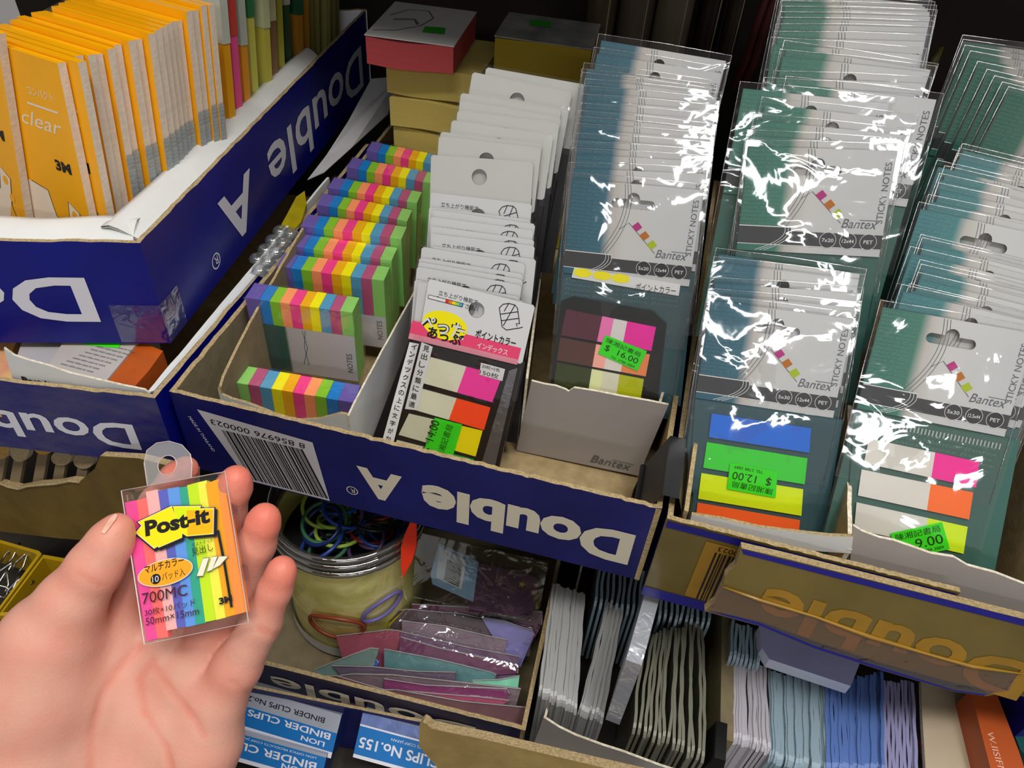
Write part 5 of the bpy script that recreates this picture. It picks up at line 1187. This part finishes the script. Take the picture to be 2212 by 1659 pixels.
for k, (pts, lab) in enumerate([([(-60, 1150), (0, 1166), (84, 1190), (90, 1196), (-10, 1330), (-80, 1330)], 'yellow plastic tray of dark clips at the frame edge'), ([(94, 1198), (140, 1206), (150, 1216), (60, 1330), (-4, 1330)], 'second yellow plastic tray hidden partly by the thumb')]):
    z = -150; q = [onz(*p, z) for p in pts]; o = sum(q, V(0, 0, 0)) / len(q) - Z_ * 40
    t = thing('yellow_tray', o, lab, 'tray', 'yellow plastic trays')
    YT_ = mat('yellow_tray_plastic', '#b08e10', .35, .5); N = len(q); b = B()
    cen = sum(q, V(0, 0, 0)) / N; inn = [p + (cen - p).normalized() * 2.5 for p in q]
    b.add(q + inn, [(i_, (i_ + 1) % N, N + (i_ + 1) % N, N + i_) for i_ in range(N)], YT_)
    b.add(q + [p - Z_ * 26 for p in q], [(i_, (i_ + 1) % N, N + (i_ + 1) % N, N + i_) for i_ in range(N)], YT_)
    b.add(inn + [p - Z_ * 26 for p in inn], [(i_, (i_ + 1) % N, N + (i_ + 1) % N, N + i_)[::-1] for i_ in range(N)], YT_)
    wput(b, 'tray_body', t, o)
    r2 = random.Random(k)
    if k == 0:
        for c_i in range(9):
            px, py = r2.uniform(-10, 60), r2.uniform(1195, 1290); c0 = onz(px, py, z - 10)
            o_ = B(); a = r2.uniform(0, 3)
            for s in (-1, 1): tube(o_, [V(math.cos(a), math.sin(a), 0) * x + V(-math.sin(a), math.cos(a), 0) * s * y_ + Z_ * (z_ + 0) for x, y_, z_ in ((-5, 2, 0), (0, 3, 2), (5, 1, 4), (8, 0, 5))], .7, STEEL, 6)
            ob_ = o_.put('wire_clip', None, Matrix.Translation(c0 * MM), True); tag(ob_, 'shiny dark wire clip in the yellow tray', 'clip', 'wire clips in the yellow tray')

# ------------------------------------------------------------------ the pack held in the hand
q0 = [cp(262, 1060, 268), cp(486, 1018, 265), cp(537, 1345, 253), cp(312, 1392, 254)]
nH = (q0[3] - q0[0]).cross(q0[1] - q0[0]).normalized()
if nH.dot(CAM - q0[0]) < 0: nH = -nH
oH = nH.dot((q0[0] + q0[1] + q0[2] + q0[3]) / 4)
HT = thing('index_strip_pack', frame(hit((312, 1392), nH, oH), hit((535, 1350), nH, oH) - hit((312, 1392), nH, oH), nH), 'clear pack of ten bright colour strips with yellow logo held in the hand', 'flag pack')
P = loc2(HT, nH, oH)
z6 = lambda x, y: P(230 + x / 3.456, 960 + y / 3.456)
bl, br, tr_, tl = P(312, 1392), P(537, 1345), P(486, 1019), P(262, 1060)
STR = [((120, 432), (207, 414), (285, 1472), (362, 1452), '#f04a9c'), ((205, 414), (282, 396), (360, 1452), (446, 1440), '#ff6f6a'), ((278, 352), (367, 332), (434, 1392), (512, 1376), '#f5b8b4'), ((364, 346), (442, 328), (504, 1372), (582, 1364), '#5a62c0'), ((440, 328), (527, 314), (580, 1366), (652, 1350), '#5f9be8'), ((524, 320), (592, 308), (650, 1350), (727, 1332), '#2aa88a'), ((588, 302), (667, 280), (724, 1328), (802, 1310), '#c8ea0a'), ((660, 282), (732, 264), (804, 1312), (880, 1292), '#f2f04a'), ((726, 292), (812, 258), (876, 1292), (948, 1272), '#f2a800'), ((804, 262), (860, 246), (944, 1274), (1032, 1250), '#ff9440')]
for k, (a, c, d, e, col) in enumerate(STR):
    pts = [z6(*d), z6(*e), z6(*c), z6(*a)]; m = mat('strip_paper_' + col[1:], col, .6, .3)
    b = B(); zt = -1.2 - .12 * (k % 2); N = 4
    b.poly(pts, m, zt); b.add([(x, y, zt) for x, y in pts] + [(x, y, zt - 2.6) for x, y in pts], [(i, N + i, N + (i + 1) % N, (i + 1) % N) for i in range(4)], m); b.put('strip', HT)
CASE = film_mat('hard_clear_case', base=.04, edge=.45, rough=.05, bump=.12, bscale=60)
w_, h_ = (Vector(br) - Vector(bl)).length, (Vector(tl) - Vector(bl)).length
b = B(); TH = 6.0; N = 4; pts = [bl, br, tr_, tl]
b.poly(pts, CASE, 0); b.add([(x, y, 0) for x, y in pts] + [(x, y, -TH) for x, y in pts], [(i, N + i, N + (i + 1) % N, (i + 1) % N) for i in range(4)], CASE); b.poly(pts[::-1], CASE, -TH); case_ = b.put('clear_case', HT)
CE = mat('case_edge', '#c8b8b4', .2, .6)
b = B(); tube(b, [(x, y, 0) for x, y in pts], .22, CE, 6, True); b.put('case_edge', case_)
# hanging tab with its round hole
out = [P(*p) for p in [(315, 1048), (308, 1000), (314, 972), (335, 956), (362, 952), (390, 960), (408, 980), (412, 1000), (410, 1032)]]
hx, hy = P(358, 1004); hr = (Vector(P(378, 1004)) - Vector((hx, hy))).length
TABM = film_mat('hang_tab_plastic', tint=(.93, .94, .96), base=.10, edge=.5, rough=.1, bump=.1, body=.12)
me = sheet(out, [[(hx + hr * math.cos(2 * math.pi * k / 20), hy + hr * math.sin(2 * math.pi * k / 20)) for k in range(20)]], .4, TABM); tab_ = put('hang_tab', me, HT, Matrix.Translation(V(0, 0, -1) * MM))
b = B(); tube(b, [(hx + hr * math.cos(2 * math.pi * k / 24), hy + hr * math.sin(2 * math.pi * k / 24), .1) for k in range(24)], .15, CE, 5, True); tube(b, [(x, y, .1) for x, y in out], .15, CE, 5); b.put('tab_edge', tab_)
# printed face
b = B(); LY_ = mat('logo_yellow', '#f3e30c', .45, .4); LA = mat('logo_amber', '#f0b400', .45, .4); LL = mat('logo_lime', '#d4e80c', .45, .4)
shp = [(205, 662), (252, 606), (222, 578), (488, 452), (512, 522), (498, 455), (716, 452), (708, 472), (816, 468), (812, 672), (604, 690), (570, 668), (568, 700), (386, 778), (380, 768), (352, 786)]
ctr = (520, 610); sc_ = lambda s, dx, dy: [z6(ctr[0] + (x - ctr[0]) * s + dx, ctr[1] + (y - ctr[1]) * s + dy) for x, y in shp]
b.poly(sc_(1.0, 14, 16), INKK, .08); b.poly(sc_(1.0, 0, 0), INKK, .12); b.poly(sc_(.965, 0, 0), WH, .16); b.poly(sc_(.94, 0, 0), LY_, .2)
b.poly([z6(*p) for p in [(512, 475), (700, 470), (700, 500), (600, 505), (595, 560), (560, 600), (528, 560)]], LL, .24); b.poly([z6(*p) for p in [(600, 492), (800, 488), (798, 660), (608, 678)]], LA, .26)
x0, y0 = z6(296, 690); x1, y1 = z6(778, 584); r_ = math.atan2(y1 - y0, x1 - x0); b.text('Post-it', x0, y0, INKK, w=math.hypot(x1 - x0, y1 - y0), h=5.4, rot=r_, z=.32, bold=.045)
cx, cy = z6(440, 955); OEL = mat('orange_oval_ink', '#f2a51c', .45, .4)
b.ell(cx, cy, 9.9, 4.4, WH, .12, 36, .03); b.ell(cx, cy, 9.6, 4.1, OEL, .16, 36, .03)
x0, y0 = z6(290, 968); b.text('マルチカラー', x0, y0, INKK, w=14.2, h=2.7, rot=.06, z=.24, bold=.01)
x0, y0 = z6(420, 1020); b.text('パッド入', x0, y0, INKK, w=8.2, h=2.6, rot=.05, z=.24); cx, cy = z6(370, 1005); b.ell(cx, cy, 1.8, 1.7, INKK, .22); b.text('10', cx - 1.2, cy - 1, WH, h=2, w=2.3, z=.28)
NVI = mat('dark_wine_ink', '#4a1c2c', .5, .3)
for s_, a, c, hh in (('700MC', (270, 1195), (606, 1118), 3.6), ('30枚×10パッド', (288, 1285), (665, 1190), 2.3), ('50mm×15mm', (296, 1352), (692, 1258), 2.4)):
    x0, y0 = z6(*a); x1, y1 = z6(*c); b.text(s_, x0, y0, NVI, w=math.hypot(x1 - x0, y1 - y0), h=hh, rot=math.atan2(y1 - y0, x1 - x0) * .5, z=.1)
x0, y0 = z6(845, 1198); b.text('3M', x0, y0, INKK, w=4.6, h=2.2, z=.1, bold=.05, rot=.08)
x0, y0 = z6(642, 835); b.text('見出し', x0, y0, INKK, w=7.6, h=2.7, z=.1, rot=.08); x0, y0 = z6(640, 768); b.text('ポストイット', x0, y0, INKK, w=7.6, h=1.4, z=.1, rot=.08)
for (a, c, d, e) in [((670, 988), (722, 985), (772, 842), (722, 848)), ((745, 955), (790, 940), (836, 832), (786, 836)), ((785, 935), (848, 905), (916, 832), (842, 834))]:
    b.poly([z6(*p) for p in (a, c, d, e)], INKG, .12); cxx = [sum(q_[0] for q_ in (a, c, d, e)) / 4, sum(q_[1] for q_ in (a, c, d, e)) / 4]
    b.poly([z6(cxx[0] + (p[0] - cxx[0]) * .88, cxx[1] + (p[1] - cxx[1]) * .93) for p in (a, c, d, e)], mat('slip_cream', '#ece4cc', .5, .3), .16)
b.line([z6(*p) for p in [(832, 640), (880, 880), (935, 1215)]], .9, INKK, .06)
b.put('printed_face', HT)

# ------------------------------------------------------------------ the hand (one continuous surface)
import numpy as np
def JP_(px, py, d, r): v = cp(px, py, d); return (v.x, v.y, v.z, r)
PALM = [[JP_(120, 1980, 300, 27), JP_(165, 1740, 290, 20), JP_(232, 1480, 285, 12.5), JP_(250, 1370, 284, 10.5)],
        [JP_(180, 1980, 302, 26), JP_(240, 1740, 294, 18), JP_(318, 1520, 290, 13), JP_(345, 1420, 288, 10.5)],
        [JP_(240, 1980, 302, 24), JP_(320, 1740, 293, 18), JP_(382, 1560, 289, 13), JP_(412, 1462, 286, 10.5)],
        [JP_(290, 1960, 300, 22), JP_(388, 1740, 288, 17), JP_(440, 1600, 284, 13), JP_(462, 1520, 281, 10.5)],
        [JP_(0, 1950, 290, 28), JP_(60, 1660, 278, 23), JP_(100, 1480, 272, 18), JP_(120, 1380, 268, 14)],
        [JP_(-140, 2300, 300, 34), JP_(100, 1980, 300, 30), JP_(240, 1980, 300, 27)]]
THUMB = [JP_(60, 1500, 272, 18), JP_(100, 1385, 267, 14.5), JP_(152, 1302, 264, 10.8), JP_(208, 1222, 262, 8.8), JP_(240, 1168, 261, 7.0), JP_(255, 1140, 260.5, 5.0)]
INDEX = [JP_(240, 1400, 285, 10.5), JP_(262, 1270, 288, 9.0), JP_(300, 1170, 287, 8.0), JP_(345, 1090, 283, 7.0), JP_(382, 1036, 279, 6.0), JP_(400, 1014, 276.5, 4.9)]
MIDDLE = [JP_(345, 1430, 288, 10.5), JP_(405, 1300, 289, 9.0), JP_(458, 1190, 284, 8.0), JP_(488, 1110, 277, 6.8), JP_(506, 1050, 271, 5.9), JP_(511, 1034, 269, 4.8)]
RING = [JP_(412, 1470, 286, 10.5), JP_(468, 1350, 283, 9.0), JP_(520, 1250, 278, 7.9), JP_(554, 1175, 272, 6.5), JP_(569, 1128, 268, 5.6), JP_(573, 1116, 267, 4.7)]
PINKY = [JP_(455, 1540, 281, 10.2), JP_(512, 1440, 275, 8.4), JP_(564, 1345, 269, 6.8), JP_(595, 1272, 264, 5.5), JP_(608, 1236, 261.5, 4.7), JP_(610, 1228, 261, 4.1)]
def seg_sdf(Pn, a, c):
    A_ = np.array(a[:3]); D = np.array(c[:3]) - A_; L2_ = D @ D
    t_ = np.clip(((Pn - A_) @ D) / L2_, 0, 1)
    return np.linalg.norm(Pn - A_ - t_[:, None] * D, axis=1) - (a[3] + (c[3] - a[3]) * t_)
def smin(a, c, k):
    h = np.clip(.5 + .5 * (c - a) / k, 0, 1); return c + (a - c) * h - k * h * (1 - h)
def chain(Pn, ch, k=2.0):
    r = None
    for a, c in zip(ch[:-1], ch[1:]):
        s_ = seg_sdf(Pn, a, c); r = s_ if r is None else smin(r, s_, k)
    return r
GROOVES = []
def hand_sdf(Pn, grooves=True):
    palm = None
    for c in PALM:
        s_ = chain(Pn, c, 6); palm = s_ if palm is None else smin(palm, s_, 9)
    res = smin(palm, chain(Pn, THUMB, 4), 8)
    base = res
    for f in (INDEX, MIDDLE, RING, PINKY): res = np.minimum(res, smin(base, chain(Pn, f, 3), 5))
    if grooves:
        for g_, dep in GROOVES:
            s_ = chain(Pn, g_, .5); res = -smin(-res, s_, dep)
    return res
def surface(px, py, d0=240, d1=320):
    ds = np.arange(d0, d1, .4); r = ray(px, py) / PF
    pts = np.array([[CAM.x + r.x * d, CAM.y + r.y * d, CAM.z + r.z * d] for d in ds]); s_ = hand_sdf(pts, False)
    k = int(np.argmax(s_ < 0)) if (s_ < 0).any() else int(np.argmin(s_)); return float(ds[k])
def groove(pts, r, dep, lift=.3):
    GROOVES.append(([JP_(x, y, surface(x, y) - lift - r * .55, r) for x, y in pts], dep))
groove([(300, 1395), (262, 1440), (222, 1500), (200, 1580), (196, 1680)], 1.0, 1.5)
groove([(330, 1440), (375, 1500), (420, 1555), (440, 1590)], .9, 1.4)
groove([(330, 1425), (300, 1470), (310, 1540), (360, 1620), (380, 1700)], .8, 1.3)
for a, c in (((560, 1358), (604, 1372)), ((498, 1470), (540, 1500)), ((570, 1195), (545, 1188)), ((168, 1238), (228, 1268))): groove([a, ((a[0] + c[0]) / 2, (a[1] + c[1]) / 2 + 3), c], .5, 1.0)
lo = np.array([min(p[k] - p[3] for c in PALM[:5] + [THUMB, INDEX, MIDDLE, RING, PINKY] for p in c) - 4 for k in range(3)]); hi = np.array([max(p[k] + p[3] for c in PALM[:5] + [THUMB, INDEX, MIDDLE, RING, PINKY] for p in c) + 4 for k in range(3)])
RES = 1.3
dims = np.ceil((hi - lo) / RES).astype(int) + 1
gx, gy, gz = [lo[k] + RES * np.arange(dims[k]) for k in range(3)]
GP = np.stack(np.meshgrid(gx, gy, gz, indexing='ij'), -1).reshape(-1, 3)
SD = np.concatenate([hand_sdf(GP[k:k + 200000]) for k in range(0, len(GP), 200000)]).reshape(dims)
SD[0] = SD[-1] = 1; SD[:, 0] = SD[:, -1] = 1; SD[:, :, 0] = SD[:, :, -1] = 1
# naive surface nets
neg = SD < 0
c8 = [neg[i:dims[0] - 1 + i, j:dims[1] - 1 + j, k:dims[2] - 1 + k] for i in (0, 1) for j in (0, 1) for k in (0, 1)]
cnt = sum(c.astype(int) for c in c8); act = (cnt > 0) & (cnt < 8)
idx = -np.ones(act.shape, int); cells = np.argwhere(act); idx[act] = np.arange(len(cells))
acc = np.zeros((len(cells), 3)); num = np.zeros(len(cells)); CO = [(i, j, k) for i in (0, 1) for j in (0, 1) for k in (0, 1)]
for a in range(8):
    for c in range(a + 1, 8):
        if sum(abs(CO[a][q] - CO[c][q]) for q in range(3)) != 1: continue
        va = SD[cells[:, 0] + CO[a][0], cells[:, 1] + CO[a][1], cells[:, 2] + CO[a][2]]; vb = SD[cells[:, 0] + CO[c][0], cells[:, 1] + CO[c][1], cells[:, 2] + CO[c][2]]
        m_ = (va < 0) != (vb < 0); t_ = np.where(m_, va / (va - vb + 1e-12), 0)
        pa = np.array(CO[a]) + t_[:, None] * (np.array(CO[c]) - np.array(CO[a])); acc += pa * m_[:, None]; num += m_
vert = lo + RES * (cells + acc / num[:, None])
faces = []
for ax in range(3):
    sl0 = [slice(None)] * 3; sl1 = [slice(None)] * 3; sl0[ax] = slice(0, dims[ax] - 1); sl1[ax] = slice(1, dims[ax])
    e0, e1 = neg[tuple(sl0)], neg[tuple(sl1)]
    for ed in np.argwhere(e0 != e1):
        u, v = [(1, 2), (2, 0), (0, 1)][ax]
        if ed[u] == 0 or ed[v] == 0 or ed[u] >= dims[u] - 1 or ed[v] >= dims[v] - 1: continue
        c_ = []
        for du, dv in ((-1, -1), (0, -1), (0, 0), (-1, 0)):
            q_ = ed.copy(); q_[u] += du; q_[v] += dv; c_.append(int(idx[tuple(q_)]))
        if min(c_) < 0: continue
        faces.append(tuple(c_) if e0[tuple(ed)] else tuple(c_[::-1]))
hc = V(*[float(x) for x in vert.mean(axis=0)])
SK = bpy.data.materials.new('skin'); SK.use_nodes = True; nt = SK.node_tree; pb = nt.nodes['Principled BSDF']
at = nt.nodes.new('ShaderNodeAttribute'); at.attribute_name = 'blush'
tcn = nt.nodes.new('ShaderNodeTexCoord'); n1_ = nt.nodes.new('ShaderNodeTexNoise'); n1_.inputs['Scale'].default_value = 55; n1_.inputs['Detail'].default_value = 4; nt.links.new(tcn.outputs['Object'], n1_.inputs[0])
ma = nt.nodes.new('ShaderNodeMath'); ma.operation = 'MULTIPLY_ADD'; ma.inputs[1].default_value = .55; nt.links.new(n1_.outputs[0], ma.inputs[0]); nt.links.new(at.outputs['Fac'], ma.inputs[2])
rp = nt.nodes.new('ShaderNodeValToRGB'); e_ = rp.color_ramp.elements; e_[0].position = .12; e_[0].color = lin('#deac98'); e_[1].position = 1.0; e_[1].color = lin('#e46c58'); x_ = e_.new(.45); x_.color = lin('#dc9480')
nt.links.new(ma.outputs[0], rp.inputs[0]); nt.links.new(rp.outputs[0], pb.inputs['Base Color'])
pb.inputs['Roughness'].default_value = .48; pb.inputs['Specular IOR Level'].default_value = .4; pb.inputs['Subsurface Weight'].default_value = .25; pb.inputs['Subsurface Radius'].default_value = (.006, .0022, .0012); pb.inputs['Subsurface Scale'].default_value = .6
n2_ = nt.nodes.new('ShaderNodeTexVoronoi'); n2_.inputs['Scale'].default_value = 900; nt.links.new(tcn.outputs['Object'], n2_.inputs[0])
bp_ = nt.nodes.new('ShaderNodeBump'); bp_.inputs['Strength'].default_value = .10; bp_.inputs['Distance'].default_value = .0006; nt.links.new(n2_.outputs[0], bp_.inputs['Height']); nt.links.new(bp_.outputs[0], pb.inputs['Normal'])
me = mesh('hand', [(v[0] - hc.x, v[1] - hc.y, v[2] - hc.z) for v in vert], faces, SK, smooth=True)
hand = put('hand', me, None, Matrix.Translation(hc * MM))
tag(hand, 'open hand, palm up, thumb and fingers holding the bright strip pack', 'hand')
bl_ = np.zeros(len(vert))
for f, s_ in ((INDEX, .62), (MIDDLE, .6), (RING, .62), (PINKY, .62), (THUMB, .35)):
    bl_ = np.maximum(bl_, s_ * np.exp(-(np.linalg.norm(vert - np.array(f[-1][:3]), axis=1) / 9.5) ** 2))
    bl_ = np.maximum(bl_, .38 * np.exp(-(np.linalg.norm(vert - np.array(f[-3][:3]), axis=1) / 8) ** 2))
    bl_ = np.maximum(bl_, .30 * np.exp(-(np.linalg.norm(vert - np.array(f[1][:3]), axis=1) / 12) ** 2))
for g_, _ in GROOVES: bl_ = np.maximum(bl_, .2 * np.exp(-(np.maximum(0, chain(vert, g_, .5)) / .8) ** 2))
ca = me.attributes.new('blush', 'FLOAT', 'POINT'); ca.data.foreach_set('value', bl_.astype(np.float32))
sm = hand.modifiers.new('smooth', 'SMOOTH'); sm.factor = .5; sm.iterations = 3
# thumb nail seen from the side
npx = [(249, 1109), (238, 1118), (226, 1134), (218, 1150), (226, 1153), (238, 1138), (250, 1122), (254, 1113)]
b = B(); q = [cp(x, y, surface(x + 3, y + 3) - .5) - hc for x, y in npx]; b.add(q, [tuple(range(8))], mat('finger_nail', '#e6b8a4', .25, .5)); b.put('thumb_nail', hand)
